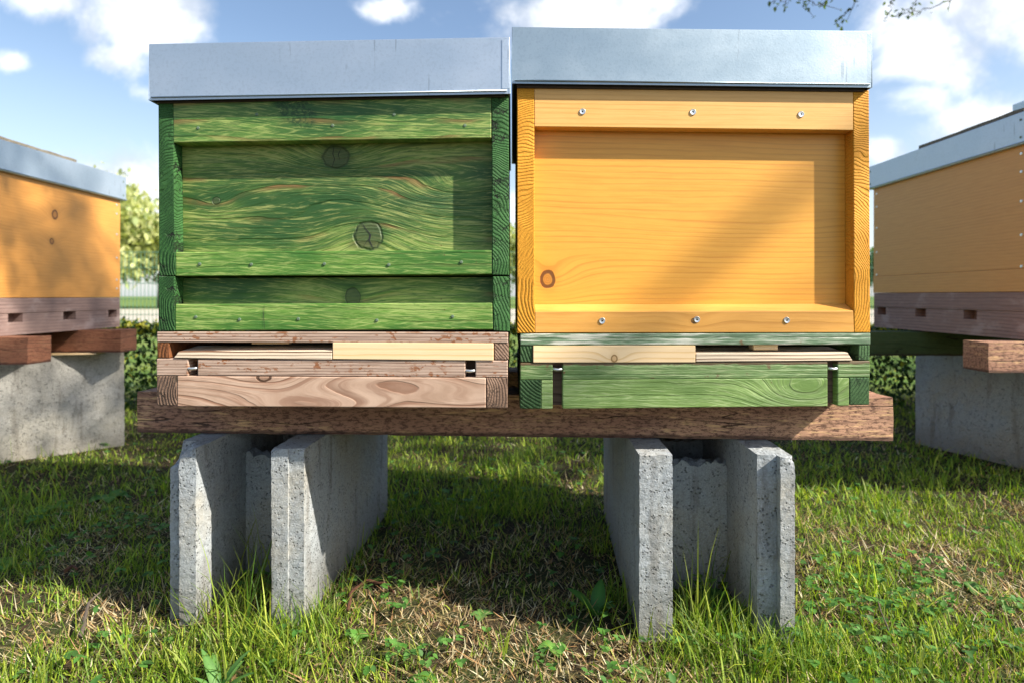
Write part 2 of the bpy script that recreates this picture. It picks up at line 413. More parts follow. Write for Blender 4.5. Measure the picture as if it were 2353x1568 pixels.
M['pine_knot'] = wood_mat('fresh_pine_with_knot', (.90,.67,.40), (.84,.58,.31), (.70,.44,.18), freq=120, warp=.012, ringk=.5, fibk=.3, rough=.6, bump=.15, knotc=(.5,.25,.08),
    knots=[kl(Yl, Yl.pt(1411, 832), 1410, 822, .022, .012, .012, .0052, .9, .002)])
M['ply'] = wood_mat('plywood_edge', (.84,.70,.52), (.72,.54,.38), (.18,.09,.05), freq=200, warp=.0008, sharp=.3, ringk=1.0, fibk=.35, rough=.7, bump=.4)
M['old_green'] = paint_mat('flaking_green_paint', (.095,.17,.05), (.21,.33,.11), (.48,.54,.28), (.14,.09,.04), freq=150, warp=.01, streak=.55, wornk=.35, bump=.7, rusty=(.14,.06,.03), edge=.0600)
M['old_green_strip'] = paint_mat('flaking_green_top_strip', (.10,.17,.09), (.17,.27,.15), (.44,.50,.36), (.20,.12,.06), freq=90, warp=.01, streak=.55, wornk=.3, bump=.8, white=(.70,.68,.58), rusty=(.20,.09,.03))
M['old_green_low'] = paint_mat('pale_green_low_board', (.13,.22,.055), (.27,.40,.115), (.48,.57,.28), (.10,.12,.05), freq=60, warp=.05, streak=.5, wornk=.5, bump=.7,
    knots=[kl(Yl, orgY, 1850, 900, .07, .03, .05, 0, 1, 0)])
M['old_green_end'] = endgrain_mat('dark_green_end_grain', (.06,.13,.045), (.015,.04,.014), -.10, .10, freq=220, bump=1.0, cracks=.6)
M['dark_wood'] = plain('dark_wood', (.05,.035,.028), .85, 0, .6, 90, .4)
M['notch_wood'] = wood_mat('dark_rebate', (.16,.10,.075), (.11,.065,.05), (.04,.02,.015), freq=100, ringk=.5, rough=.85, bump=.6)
M['beam'] = beam_mat('brown_stained_timber', (.34,.175,.115), (.50,.28,.175), (.76,.48,.24), (.085,.04,.028))
M['beam_red'] = beam_mat('reddish_timber', (.24,.095,.05), (.30,.12,.065), (.36,.17,.09), (.09,.035,.02), .5)
M['beam_green'] = beam_mat('dark_green_timber', (.055,.09,.03), (.07,.11,.04), (.09,.12,.05), (.03,.05,.02), .4)
M['concrete'] = concrete_mat('grey_concrete', (.355,.38,.395), (.38,.36,.31), (.22,.225,.225))
M['concrete_pale'] = concrete_mat('pale_concrete', (.50,.48,.44), (.52,.48,.40), (.30,.28,.25))
M['galv_a'] = galv_mat('galvanised_steel_blue', (.45,.53,.62), (.53,.60,.69), .46)
M['galv_b'] = galv_mat('galvanised_steel_grey', (.29,.365,.42), (.41,.48,.53), .42)
M['steel'] = plain('zinc_screw', (.70,.72,.72), .35, .85, .2, 600)
M['nail'] = plain('dull_nail', (.13,.19,.12), .7, .2, .4, 900)
M['void'] = plain('screw_recess', (.03,.03,.03), .8, .3)
M['slab'] = concrete_mat('dark_paving', (.17,.155,.13), (.19,.16,.12), (.08,.075,.065))
M['honey_side'] = wood_mat('honey_side_board', (.68,.31,.07), (.60,.25,.045), (.38,.14,.02), freq=120, warp=.03, ringk=.15, fibk=.5, rough=.45, bump=.12, spec=.45,
    knotc=(.10,.03,.01), knots=[(0,.245,.04,.03,.03,.014,.8),(-.012,.165,.03,.02,.02,.009,.9)])
M['honey_side_b'] = wood_mat('light_honey_side_board', (.62,.31,.085), (.55,.255,.06), (.36,.15,.035), freq=120, warp=.03, ringk=.2, fibk=.5, rough=.45, bump=.12, spec=.45)
M['mauve_board'] = wood_mat('mauve_brown_board', (.30,.20,.17), (.22,.14,.12), (.10,.06,.05), freq=110, warp=.01, ringk=.4, fibk=.6, rough=.8, bump=.5, stain=(.42,.33,.30))
M['foliage'] = leaf_mat('foliage', .35, .5)
M['grass'] = leaf_mat('grass_blades', .38, .55)
M['bark'] = plain('bark', (.12,.10,.08), .9, 0, .8, 30, .4)
M['twig'] = plain('twig_bark', (.10,.075,.055), .9, 0, .8, 200, .45)
M['fence'] = plain('green_coated_wire', (.10,.22,.15), .45, .1)

# ------------------------------------------------------------------ screws and nails
def screw(parent, fr, org, px, py, r=.0045, d=0):
    p = fr.pt(px, py, d) - Vector(org)
    bm = NB()
    prof = [(r, .0), (r, -.0006), (r*.88, -.0012), (r*.45, -.0008)]
    rings = [[bm.verts.new((p.x+q*math.cos(a*math.tau/20), p.y+yy_, p.z+q*math.sin(a*math.tau/20))) for a in range(20)] for q, yy_ in prof]
    # six pointed socket
    rings.append([bm.verts.new((p.x+r*(.40 if a % 2 else .24)*math.cos(a*math.tau/20), p.y-.0008, p.z+r*(.40 if a % 2 else .24)*math.sin(a*math.tau/20))) for a in range(20)])
    for i in range(len(rings)-1):
        for a in range(20): bm.faces.new((rings[i][a], rings[i][(a+1) % 20], rings[i+1][(a+1) % 20], rings[i+1][a]))
    s = link('screw', bm, M['steel'], parent)
    bm = NB(); vs = [bm.verts.new((p.x+r*.42*math.cos(a*math.tau/12), p.y-.0003, p.z+r*.42*math.sin(a*math.tau/12))) for a in range(12)]; bm.faces.new(vs)
    link('socket', bm, M['void'], s)
def nail(parent, fr, org, px, py, r=.0023):
    p = fr.pt(px, py, 0) - Vector(org); bm = NB()
    prof = [(r*1.05, .0003), (r, -.0005), (r*.7, -.0008)]
    rings = [[bm.verts.new((p.x+q*math.cos(a*math.tau/12), p.y+e, p.z+q*math.sin(a*math.tau/12))) for a in range(12)] for q, e in prof]
    for i in range(2):
        for a in range(12): bm.faces.new((rings[i][a], rings[i][(a+1) % 12], rings[i+1][(a+1) % 12], rings[i+1][a]))
    bm.faces.new(rings[2]); link('nail', bm, M['nail'], parent)

DEP = .50       # hive depth
# ------------------------------------------------------------------ metal roofs
def roof(fr, q, label, mat, lip):
    org = fr.pt((q[0][0]+q[1][0])/2, (q[2][1]+q[3][1])/2, -.010)
    t = empty('hive_roof', org, 0, label, 'hive roof', 'metal roofs of the beehives')
    f = [fr.pt(x, y, -.010) - org for x, y in q]; bk = Vector((0, DEP+.025, 0))
    bm = NB(); T = .0016
    # folded sheet tray turned upside down: outer skin, inner skin, rolled hem
    o8 = f + [p+bk for p in f]
    i8 = [f[0]+Vector((T,T,-T)), f[1]+Vector((-T,T,-T)), f[2]+Vector((-T,T,0)), f[3]+Vector((T,T,0))]
    i8 += [p + bk - Vector((0, 2*T, 0)) for p in i8]
    vo = [bm.verts.new(p) for p in o8]; vi = [bm.verts.new(p) for p in i8]
    for fc in ((3,2,1,0),(4,5,6,7),(0,1,5,4),(1,2,6,5),(3,0,4,7)):
        bm.faces.new([vo[i] for i in fc]); bm.faces.new([vi[i] for i in reversed(fc)])
    for a, b in ((3,2),(2,6),(6,7),(7,3)): bm.faces.new((vo[a], vo[b], vi[b], vi[a]))
    link('metal_cover', bm, mat, t, .0012, segs=2)
    bm = NB()
    a = f[3]+Vector((.004, -.0012, .0035)); b = f[2]+Vector((-.004, -.0012, .0035))
    sweep(bm, [a, b], .0011, 8); link('rolled_hem', bm, mat, t, smooth=True)
    # corner fold: the lapped edge at the right end
    bm = NB(); x0 = f[1].x-.0105; fold = [f[1]+Vector((-.011, -.0003, -.004)), f[1]+Vector((-.0008, -.0003, -.004)), f[2]+Vector((-.0008, -.0003, .006)), f[2]+Vector((-.011, -.0003, .006))]
    hexa(bm, [Vector(p) for p in fold] + [p+Vector((0, .0008, 0)) for p in fold]); link('corner_fold', bm, mat, t, .0003)
    bm = NB(); i = .007
    z0 = min(f[2].z, f[3].z) - lip
    pts = [Vector((f[3].x+i, f[3].y+i, f[3].z+.02)), Vector((f[2].x-i, f[2].y+i, f[2].z+.02)), Vector((f[2].x-i, f[2].y+i, f[2].z-lip)), Vector((f[3].x+i, f[3].y+i, f[3].z-lip))]
    hexa(bm, pts + [p+bk-Vector((0, 2*i, 0)) for p in pts]); link('inner_board', bm, M['dark_wood'], t, .001)
    return t
roof(G, [(342,101.3),(1171,85.3),(1171,214.5),(342,230)], 'pale blue galvanised metal roof on the green beehive', M['galv_a'], .0025)
roof(Yl, [(1175.8,62),(2003,71.7),(2003,200.5),(1175.8,191)], 'grey galvanised metal roof on the front honey yellow beehive', M['galv_b'], .0042)

# ------------------------------------------------------------------ hive boxes
def backwall(t, fr, org, q, mat):
    link('back_board', prism(fr, org, q, DEP-.022, .022, 0), mat, t, .001)
def side(t, fr, org, q, mat, name='side_board'):
    link(name, prism(fr, org, q, 0, DEP), mat, t, .0012)
# green deep box
t = empty('hive_box', boxG, 0, 'green deep hive box with two big cracked knots, directly under the pale blue roof', 'hive box', 'wooden boxes of the beehives')
side(t, G, boxG, [(363,222),(397.2,222),(402.6,633.6),(365,634.4)], M['green_end'])
side(t, G, boxG, [(1129,208),(1168,208),(1169.6,632.6),(1130.4,632)], M['green_end'])
link('top_rail', prism(G, boxG, [(397.8,222),(1128.4,208),(1128.4,317),(397.8,328)], 0, .0222), M['green_rail'], t, .0012)
link('front_panel', prism(G, boxG, [(398,222),(1128.6,208),(1129.8,632),(402.8,634)], .0225, .022, 0), M['green_panel'], t)
link('handle_rail', prism(G, boxG, [(403.2,579.7),(1129.8,574.7),(1129.8,630),(403.2,634.5)], .0006, .0216), M['green_rail_bright'], t, .0012)
backwall(t, G, boxG, [(398,222),(1128.6,208),(1129.8,632),(402.8,634)], M['green_rail'])
def c1(x, y): return 306.8+.4565*x, 51.1+.4565*y
for q in [(325,533),(620,465),(1002,521),(1311,465),(1667,521),(333,1217),(592,1219),(960,1216),(1284,1221),(1649,1207)]: nail(t, G, boxG, *c1(*q))
# knot cracks in the green panel
def crack(parent, fr, org, pts, wd=.0011, d=.0225, mat='void', name='knot_crack'):
    bm = NB(); L = []
    for i, (px, py) in enumerate(pts):
        p = fr.pt(px, py, d) - Vector(org); ww = wd*(.25 if i in (0, len(pts)-1) else random.uniform(.6, 1.2))
        L.append((bm.verts.new((p.x-ww, p.y-.0004, p.z+ww*.3)), bm.verts.new((p.x+ww, p.y-.0004, p.z-ww*.3))))
    for a, b in zip(L, L[1:]): bm.faces.new((a[0], b[0], b[1], a[1]))
    o = link(name, bm, M[mat], parent); return o
crack(t, G, boxG, [c1(*p) for p in [(1008,628),(1003,665),(1012,690),(1000,728)]], .0008)
crack(t, G, boxG, [c1(*p) for p in [(1042,640),(1030,668),(1038,695)]], .0006)
crack(t, G, boxG, [c1(*p) for p in [(1150,1010),(1168,1040),(1192,1070),(1186,1100),(1210,1145)]], .0013)
crack(t, G, boxG, [c1(*p) for p in [(1160,1125),(1178,1098),(1189,1085)]], .0006)
crack(t, G, boxG, [c1(*p) for p in [(880,742),(980,768),(1070,760),(1165,740)]], .0004)
crack(t, G, boxG, [c1(*p) for p in [(1040,1003),(1120,985),(1190,980),(1262,1015)]], .0004)
# green shallow box
t = empty('hive_box', boxG2, 0, 'shallow green hive box between the deep green box and the weathered floor board', 'hive box', 'wooden boxes of the beehives')
side(t, G, boxG2, [(363,635.6),(401,635),(402,760),(363.5,761)], M['green_end'])
side(t, G, boxG2, [(1131.3,635.6),(1169.8,635.6),(1171,762),(1133,759.5)], M['green_end'])
link('bottom_rail', prism(G, boxG2, [(402.6,699),(1130.8,696),(1132.4,757),(402.6,759.6)], .0004, .0218), M['green_rail_bright'], t, .0012)
link('front_panel', prism(G, boxG2, [(401.4,638),(1131,636),(1132.6,759),(402.2,760)], .0225, .022, 0), M['green_panel_low'], t)
backwall(t, G, boxG2, [(401.4,638),(1131,636),(1132.6,759),(402.2,760)], M['green_rail'])
for q in [(313,1483),(533,1496),(829,1493),(1224,1500),(1605,1481)]: nail(t, G, boxG2, *c1(*q))
crack(t, G, boxG2, [c1(657,1424), c1(655,1480), c1(659,1545)], .0007, -.0002, 'void', 'board_joint')
# honey yellow box
t = empty('hive_box', boxY, 0, 'honey yellow hive box with recessed front and dark ringed knot, under a grey roof', 'hive box', 'wooden boxes of the beehives')
side(t, Yl, boxY, [(1187.7,198),(1227,198),(1228.2,764.6),(1187.7,765.6)], M['yellow_end'])
side(t, Yl, boxY, [(1960,206.8),(1996.3,207.5),(1999.4,764),(1961.9,764)], M['yellow_end'])
link('top_rail', prism(Yl, boxY, [(1227.4,199.4),(1959.6,206.8),(1959.6,299.6),(1227.6,291)], .0004, .0218), M['yellow_rail'], t, .0008)
link('front_panel', prism(Yl, boxY, [(1227.4,199.6),(1959.6,207),(1961,763.6),(1228.4,764.4)], .0225, .022, 0), M['yellow_panel'], t)
link('bottom_rail', prism(Yl, boxY, [(1228.6,716.4),(1960.2,714.5),(1961.6,763.6),(1228.6,764.4)], .0004, .0218, slope=.0105), M['yellow_rail_low'], t, .0008)
backwall(t, Yl, boxY, [(1227.4,199.6),(1959.6,207),(1961,763.6),(1228.4,764.4)], M['yellow_rail'])
for q in [(1338,257),(1591.6,258),(1840,263),(1383,737),(1600.7,734),(1807,735.5)]: screw(t, Yl, boxY, *q)

# ------------------------------------------------------------------ floors (bottom boards)
def c3(x, y): return 306.8+.3857*x, 735+.3857*y
def c4(x, y): return 1150.4+.3966*x, 735+.3966*y
def Q(cf, x0, x1, y0l, y0r, y1l, y1r): return [cf(x0, y0l), cf(x1, y0r), cf(x1, y1r), cf(x0, y1l)]
def pin(t, fr, org, cf, x0, x1, y):
    bm = NB(); a = fr.pt(*cf(x0, y), .004)-org; b = fr.pt(*cf(x1, y), .004)-org; m_ = (a+b)/2; m_.y -= .003; m_.z -= .0008
    sweep(bm, [a, (a+m_)/2+Vector((0,-.001,0)), m_, (b+m_)/2+Vector((0,-.001,0)), b], .0022, 8); link('metal_pin', bm, M['steel'], t, smooth=True)
t = empty('hive_floor', orgG, 0, 'weathered pinkish grey floor board with rusty specks under the green beehive', 'hive floor', 'floor boards of the beehives')
link('top_strip', prism(G, orgG, Q(c3,137,2230,70,73,132,137), 0, .03), M['grey_board'], t, .0014)
link('side_block', prism(G, orgG, Q(c3,140,212,133,133,222,224), .001, DEP-.001), M['brown_end'], t, .001)
link('side_block', prism(G, orgG, Q(c3,2148,2233,138,138,235,236), .001, DEP-.001), M['grey_end'], t, .001)
link('middle_strip', prism(G, orgG, Q(c3,135,325,228,229,329,330), .0004, .03), M['grey_board'], t, .0014)
link('middle_strip', prism(G, orgG, Q(c3,380,1975,230,238,330,338), .0004, .03), M['grey_board'], t, .0014)
link('middle_strip', prism(G, orgG, Q(c3,2035,2228,239,240,339,339.5), .0004, .03), M['grey_board'], t, .0014)
link('front_board', prism(G, orgG, Q(c3,259,2098,331,341,512,522), 0, .024), M['grey_board_low'], t, .0014)
link('corner_block', prism(G, orgG, Q(c3,137,258,331,332,507,508), 0, DEP), M['grey_end'], t, .0014)
link('corner_block', prism(G, orgG, Q(c3,2100,2228,341,341,523,523), 0, DEP), M['grey_end'], t, .0014)
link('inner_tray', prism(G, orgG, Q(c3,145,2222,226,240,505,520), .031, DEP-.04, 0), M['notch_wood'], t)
link('back_board', prism(G, orgG, Q(c3,145,2222,72,75,505,520), DEP-.008, .02, 0), M['grey_board'], t)
pin(t, G, orgG, c3, 322, 384, 283); pin(t, G, orgG, c3, 1972, 2037, 297)
lp = [G.pt(*c3(240,223),-.0015), G.pt(*c3(1182,235),-.0015)]
def slat(fr, org, cf, pts, mat, name, t, thick=.055, rise=.004):
    """layered ply strip lying in the slot: front edge outline, top slopes up to the back"""
    f = [fr.pt(*cf(*p), -.001)-org for p in pts]
    bm = NB(); return link(name, hexa(bm, f + [f[0]+Vector((.0, thick, rise)), f[1]+Vector((0, thick, rise)), f[2]+Vector((0, thick, 0)), f[3]+Vector((0, thick, 0))]), mat, t, .0006)
slat(G, orgG, c3, [(268,186),(1181,181),(1181,234),(240,223)], M['ply'], 'entrance_slat', t)
bm = prism(G, orgG, Q(c3,650,880,131,131,152,152), .030, .012, 0); link('spacer', bm, M['pine'], t)
o = empty('entrance_block', G.pt(*c3(1664,240)), 0, 'plain pine block plugging half the entrance below the green beehive', 'entrance block', 'pine blocks in the hive entrances')
link('block', prism(G, G.pt(*c3(1664,240)), Q(c3,1185,2143,134,138,231,240), -.0012, .026), M['pine'], o, .0008)

t = empty('hive_floor', orgY, 0, 'flaking pale green floor board with two dark slots under the honey yellow beehive', 'hive floor', 'floor boards of the beehives')
link('top_strip', prism(Yl, orgY, Q(c4,112,2142,80,75,147,142), 0, .03), M['old_green_strip'], t, .0014)
link('side_block', prism(Yl, orgY, Q(c4,112,184,149,149,242,242), .001, DEP-.001), M['old_green_end'], t, .001)
link('side_block', prism(Yl, orgY, Q(c4,2072,2137,144,144,231,231), .001, DEP-.001), M['old_green_end'], t, .001)
link('middle_strip', prism(Yl, orgY, Q(c4,112,300,246,246,345,344), .0004, .03), M['old_green'], t, .0014)
link('middle_strip', prism(Yl, orgY, Q(c4,358,1893,246,237,343,333), .0004, .03), M['old_green'], t, .0014)
link('middle_strip', prism(Yl, orgY, Q(c4,1950,2138,236,235,332,330), .0004, .03), M['old_green'], t, .0014)
link('corner_block', prism(Yl, orgY, Q(c4,110,233,346,346,512,512), 0, DEP), M['old_green_end'], t, .0014)
link('front_board', prism(Yl, orgY, Q(c4,234,300,345.5,345,512,512), .0006, .024), M['old_green_low'], t, .0012)
link('front_board', prism(Yl, orgY, Q(c4,358,1893,344,334,511,497), 0, .024), M['old_green_low'], t, .0012)
link('front_board', prism(Yl, orgY, Q(c4,1950,2018,333,333,495,494), .0006, .024), M['old_green_low'], t, .0012)
link('corner_block', prism(Yl, orgY, Q(c4,2020,2135,331.5,331.5,490,489), 0, DEP), M['old_green_end'], t, .0014)
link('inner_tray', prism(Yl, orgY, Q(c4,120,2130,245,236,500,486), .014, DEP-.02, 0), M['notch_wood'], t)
link('back_board', prism(Yl, orgY, Q(c4,120,2130,80,78,500,486), DEP-.008, .02, 0), M['old_green'], t)
pin(t, Yl, orgY, c4, 300, 358, 281); pin(t, Yl, orgY, c4, 1893, 1950, 277)
slat(Yl, orgY, c4, [(1131,190),(2008,187),(2037,232),(1131,239)], M['ply'], 'entrance_slat', t)
link('spacer', prism(Yl, orgY, Q(c4,1480,1622,141,141,176,176), .010, .02, 0), M['pine'], t, .0006)
o = empty('entrance_block', Yl.pt(1411, 832), 0, 'pine block with a small round knot plugging half the entrance below the yellow beehive', 'entrance block', 'pine blocks in the hive entrances')
link('block', prism(Yl, Yl.pt(1411, 832), Q(c4,187,1127,149,147,245,244), -.0012, .026), M['pine_knot'], o, .0008)

# ------------------------------------------------------------------ timber beams
TH = -.048        # the stand is turned a little: its right end is nearer
Zb = H - .1585    # top of the beam
def rough_box(name, x0, x1, y0, y1, z0, z1, mat, cell=.02, amp=.0012, seed=0, parent=None, bevel=.002):
    bm = NB(); box(bm, x0, x1, y0, y1, z0, z1)
    L = max(x1-x0, y1-y0, z1-z0)
    for ax, (a, b) in enumerate(((x0, x1), (y0, y1), (z0, z1))):
        nn = int((b-a)/cell)
        for i in range(1, nn):
            co = [0, 0, 0]; co[ax] = a+(b-a)*i/nn; no = [0, 0, 0]; no[ax] = 1
            bmesh.ops.bisect_plane(bm, geom=bm.verts[:]+bm.edges[:]+bm.faces[:], plane_co=co, plane_no=no)
    for v_ in bm.verts:
        q = v_.co*38 + Vector((seed, 0, 0)); q2 = v_.co*130 + Vector((seed, 5, 0))
        v_.co += (mnoise.noise_vector(q)*amp + mnoise.noise_vector(q2)*amp*.6)
    return link(name, bm, mat, parent, 0, False)
bx = .5*((315-CX)/F*1.015 + (2052-CX)/F*.957)
beam = empty('timber_beam', (bx, .986, Zb-.068), TH, 'long brown stained timber beam carrying the green and yellow beehives', 'timber beam', 'timber beams under the beehives')
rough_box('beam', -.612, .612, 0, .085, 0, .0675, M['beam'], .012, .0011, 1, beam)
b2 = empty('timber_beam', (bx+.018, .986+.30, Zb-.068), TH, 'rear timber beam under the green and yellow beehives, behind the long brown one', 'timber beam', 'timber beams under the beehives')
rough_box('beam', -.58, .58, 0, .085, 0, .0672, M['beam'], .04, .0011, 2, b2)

# ------------------------------------------------------------------ hollow concrete blocks
def hollow_block(loc, rz, W, label, mir=1, seed=0, chip=None):
    """formwork block seen from its open end: two long walls with stepped ends and three cross webs"""
    t = empty('concrete_block', loc, rz, label, 'concrete block', 'hollow concrete blocks under the beehives')
    L, HT, T = .50, .262, .048
    cell = .0065
    bm = NB()
    def wall(x0, x1, y0, y1, z1, jag=0):
        b = NB(); box(b, x0, x1, y0, y1, -.02, z1)
        for ax, (a, c_) in enumerate(((x0, x1), (y0, y1), (-.02, z1))):
            ce = cell if ax != 1 else cell*1.6
            nn = max(2, int((c_-a)/ce))
            for i in range(1, nn):
                co = [0, 0, 0]; co[ax] = a+(c_-a)*i/nn; no = [0, 0, 0]; no[ax] = 1
                bmesh.ops.bisect_plane(b, geom=b.verts[:]+b.edges[:]+b.faces[:], plane_co=co, plane_no=no)
        for v_ in b.verts:
            p = v_.co.copy()
            if jag and p.z > z1-.001: v_.co.z += (mnoise.noise(Vector((p.x*45+seed, p.y*45, 3)))*.9+mnoise.noise(Vector((p.x*140+seed, p.y*140, 3)))*.5)*jag
        me = bpy.data.meshes.new('tmp'); b.to_mesh(me); b.free(); bm.from_mesh(me); bpy.data.meshes.remove(me)
    st = .013
    h = W/2
    # left wall: two halves so that the end shows its step
    if mir > 0:
        wall(-h, -h+.022, st, L, HT); wall(-h+.022, -h+T, 0, L, HT)
        wall(h-T, h-T+.025, 0, L, HT); wall(h-T+.025, h, .004, L, HT)
    else:
        wall(-h, -h+.026, 0, L, HT); wall(-h+.026, -h+T, .004, L, HT)
        wall(h-T, h-T+.028, st, L, HT); wall(h-T+.028, h, 0, L, HT)
    for yw in (.155, .31): wall(-h+T, h-T, yw, yw+.035, HT-.052, .015)
    wall(-h+T, h-T, .455, .49, HT-.002)
    for v_ in bm.verts:
        p = v_.co; q = Vector(p)*42 + Vector((seed, 0, 0)); q2 = Vector(p)*190 + Vector((0, seed, 0))
        dsp = mnoise.noise_vector(q)*.0004 + mnoise.noise_vector(q2)*.0011
        if chip:
            for (cx_, cy_, cz_, r_) in chip:
                e = (p-Vector((cx_, cy_, cz_))).length
                if e < r_: v_.co += Vector((.4*(1 if cx_ < 0 else -1), .5, -.75))*(r_-e)*(.8+.8*mnoise.noise(Vector(p)*70))
        v_.co += dsp
    link('block', bm, M['concrete'], t)
    return t
lb = (378+695)/2; rb = (1470+1822)/2
hollow_block(((lb-CX)/F*.914, .914, 0), TH, .212, 'hollow concrete block with a chipped corner, under the green beehive end of the brown beam', 1, 3, [(-.106,.013,.262,.034),(-.075,0,.262,.013),(.106,0,.262,.008),(.06,0,.262,.008)])
hollow_block(((rb-CX)/F*.869, .869, 0), TH, .2185, 'hollow concrete block with clean stepped ends, under the yellow beehive end of the brown beam', -1, 9, [(.109,0,.262,.009)])

# ------------------------------------------------------------------ the hives to the left, right and behind
def small_screws(parent, spots, r=.004):
    for (x, z) in spots:
        bm = NB(); vs0 = [bm.verts.new((x+r*math.cos(a*math.tau/10), 0, z+r*math.sin(a*math.tau/10))) for a in range(10)]
        vs1 = [bm.verts.new((x+r*.8*math.cos(a*math.tau/10), -.0012, z+r*.8*math.sin(a*math.tau/10))) for a in range(10)]
        for a in range(10): bm.faces.new((vs0[a], vs0[(a+1) % 10], vs1[(a+1) % 10], vs1[a]))
        bm.faces.new(vs1); link('screw', bm, M['steel'], parent)
def side_hive(loc, rz, W, D, hb, hx, hr, labels, notches, bmat, strip=False, screws=True, nbox=1):
    """front faces local -Y, origin at the middle of the front foot"""
    ax = Matrix.Rotation(rz, 3, 'Z')
    def at(z): return (loc[0], loc[1], loc[2]+z)
    t = empty('hive_floor', at(0), rz, labels[0], 'hive floor', 'floor boards of the beehives')
    zs = hb*.42
    bm = box(NB(), -W/2, W/2, 0, D, hb-zs, hb-.0006); link('top_strip', bm, M['mauve_board'], t, .002)
    # lower board with rebated entrance notches
    bm = NB(); e = [-W/2]
    for a, b in notches: e += [a, b]
    e.append(W/2); zt = hb-zs-.0006; zn = zt-.024
    box(bm, -W/2, W/2, .001, .03, 0, zn)
    for i in range(0, len(e), 2): box(bm, e[i], e[i+1], .001, .03, zn, zt)
    box(bm, -W/2+.001, W/2-.001, .03, D, 0, zt)
    link('front_board', bm, M['mauve_board'], t)
    z = hb
    for k in range(nbox):
        t = empty('hive_box', at(z), rz, labels[1+k], 'hive box', 'wooden boxes of the beehives')
        z0 = .055 if strip else 0
        bm = box(NB(), -W/2, W/2, 0, .022, z0, hx-.0006); link('front_panel', bm, bmat, t, .001)
        if strip: link('bottom_rail', box(NB(), -W/2, W/2, -.0015, .022, 0, z0-.0004), bmat, t, .001)
        for s in (-1, 1):
            link('side_board', box(NB(), min(s*W/2, s*(W/2-.022)), max(s*W/2, s*(W/2-.022)), .0224, D-.0224, 0, hx-.0006), bmat, t, .001)
        link('back_board', box(NB(), -W/2, W/2, D-.022, D, 0, hx-.0006), bmat, t, .001)
        if screws: small_screws(t, [(s*(W/2-.018), zz) for s in (-1, 1) for zz in (.03, .06, .135, .215, .285, hx-.02) if zz < hx-.01])
        z += hx
    t = empty('hive_roof', at(z), rz, labels[-1], 'hive roof', 'metal roofs of the beehives')
    o_ = .013; bm = NB(); box(bm, -W/2-o_, W/2+o_, -o_, D+o_, -.002, hr)
    link('metal_cover', bm, M['galv_a'], t, .0015)
    bm = NB(); sweep(bm, [(-W/2-o_, -o_-.001, .0025), (W/2+o_, -o_-.001, .0025)], .002, 6); link('rolled_hem', bm, M['galv_a'], t)
    if screws: small_screws_roof(t, W, hr, o_)
    return z+hr
def small_screws_roof(t, W, hr, o_):
    for s in (-1, 1):
        for zz in (.015, hr-.018):
            bm = NB(); x = s*(W/2-.004); r = .003
            vs = [bm.verts.new((x+r*math.cos(a*math.tau/8), -o_-.001, zz+r*math.sin(a*math.tau/8))) for a in range(8)]
            bm.faces.new(vs); link('rivet', bm, M['nail'], t)
def local_notches(W, yc, ys, sgn): return sorted([tuple(sorted(((a-yc)*sgn, (b-yc)*sgn))) for a, b in ys])
ylc = 1.80
side_hive((-1.35, ylc, .384), R(90), .60, .50, .101, .335, .080,
    ['mauve grey floor board with dark entrance notches under the left hand honey hive', 'sunlit honey yellow hive box with two dark knots at the left edge', 'galvanised roof of the left hand honey hive with a dark stone slab on it'],
    local_notches(.60, ylc, [(1.634,1.683),(1.835,1.888),(2.041,2.084)], 1), M['honey_side'])
yrc = 1.735
side_hive((1.21, yrc, .387), R(-90), .61, .50, .113, .348, .074,
    ['mauve brown floor board with dark entrance notches under the right hand honey hive', 'shaded honey brown hive box with a lighter bottom strip at the right edge', 'galvanised roof of the right hand honey hive at the right edge'],
    local_notches(.61, yrc, [(1.974,2.02),(1.783,1.831),(1.588,1.635)], -1), M['honey_side_b'], strip=True)
side_hive((2.285, 1.95, .387), 0, .50, .50, .10, .348, .078,
    ['mauve floor board of the outermost hive, beyond the right hand hive', 'lower box of the outermost hive, beyond the right hand hive', 'upper box of the outermost hive, beyond the right hand hive', 'galvanised roof corner rising beyond the right hand hive'],
    [(-.03,.03)], M['honey_side_b'], screws=False, nbox=2)
def tbeam(x0, x1, y, mat, label, z=.315, w_=.08, hh=.0685, seed=0):
    t = empty('timber_beam', (x0, y, z), 0, label, 'timber beam', 'timber beams under the beehives')
    rough_box('beam', 0, x1-x0, 0, w_, 0, hh, M[mat], .03, .0010, seed, t)
tbeam(-1.85, -1.24, 1.56, 'beam_red', 'reddish brown beam end nearest the camera under the left hand hive', seed=3)
tbeam(-1.85, -1.22, 1.90, 'beam_red', 'reddish brown beam farther back under the left hand hive', seed=4)
tbeam(1.095, 1.80, 1.40, 'beam', 'dappled brown beam end nearest the camera under the right hand hive', seed=5)
tbeam(1.02, 1.80, 1.80, 'beam_green', 'dark green painted beam under the right hand hive', seed=6)
tbeam(2.00, 2.58, 2.01, 'beam', 'front beam under the outermost hive, beyond the right hand hive', seed=7)
tbeam(2.00, 2.58, 2.33, 'beam', 'rear beam under the outermost hive, beyond the right hand hive', seed=8)
def solid_block(a, b, wdt, hh, label, mat, seed):
    """a -> b: the long side the camera sees; the body lies on its far side"""
    a = Vector((*a, 0)); b = Vector((*b, 0)); L = (b-a).length; ang = math.atan2(b.y-a.y, b.x-a.x)
    t = empty('concrete_block', a, ang, label, 'concrete block', 'solid concrete blocks under the side hives')
    rough_box('block', 0, L, 0, wdt, -.02, hh, M[mat], .014, .0022, seed, t)
solid_block((-1.68,1.62), (-1.285,2.02), .24, .307, 'pale sunlit concrete block under the left hand hive', 'concrete_pale', 12)
solid_block((1.357,2.05), (1.62,1.57), .24, .309, 'shaded grey concrete block with dark specks under the right hand hive', 'concrete', 14)
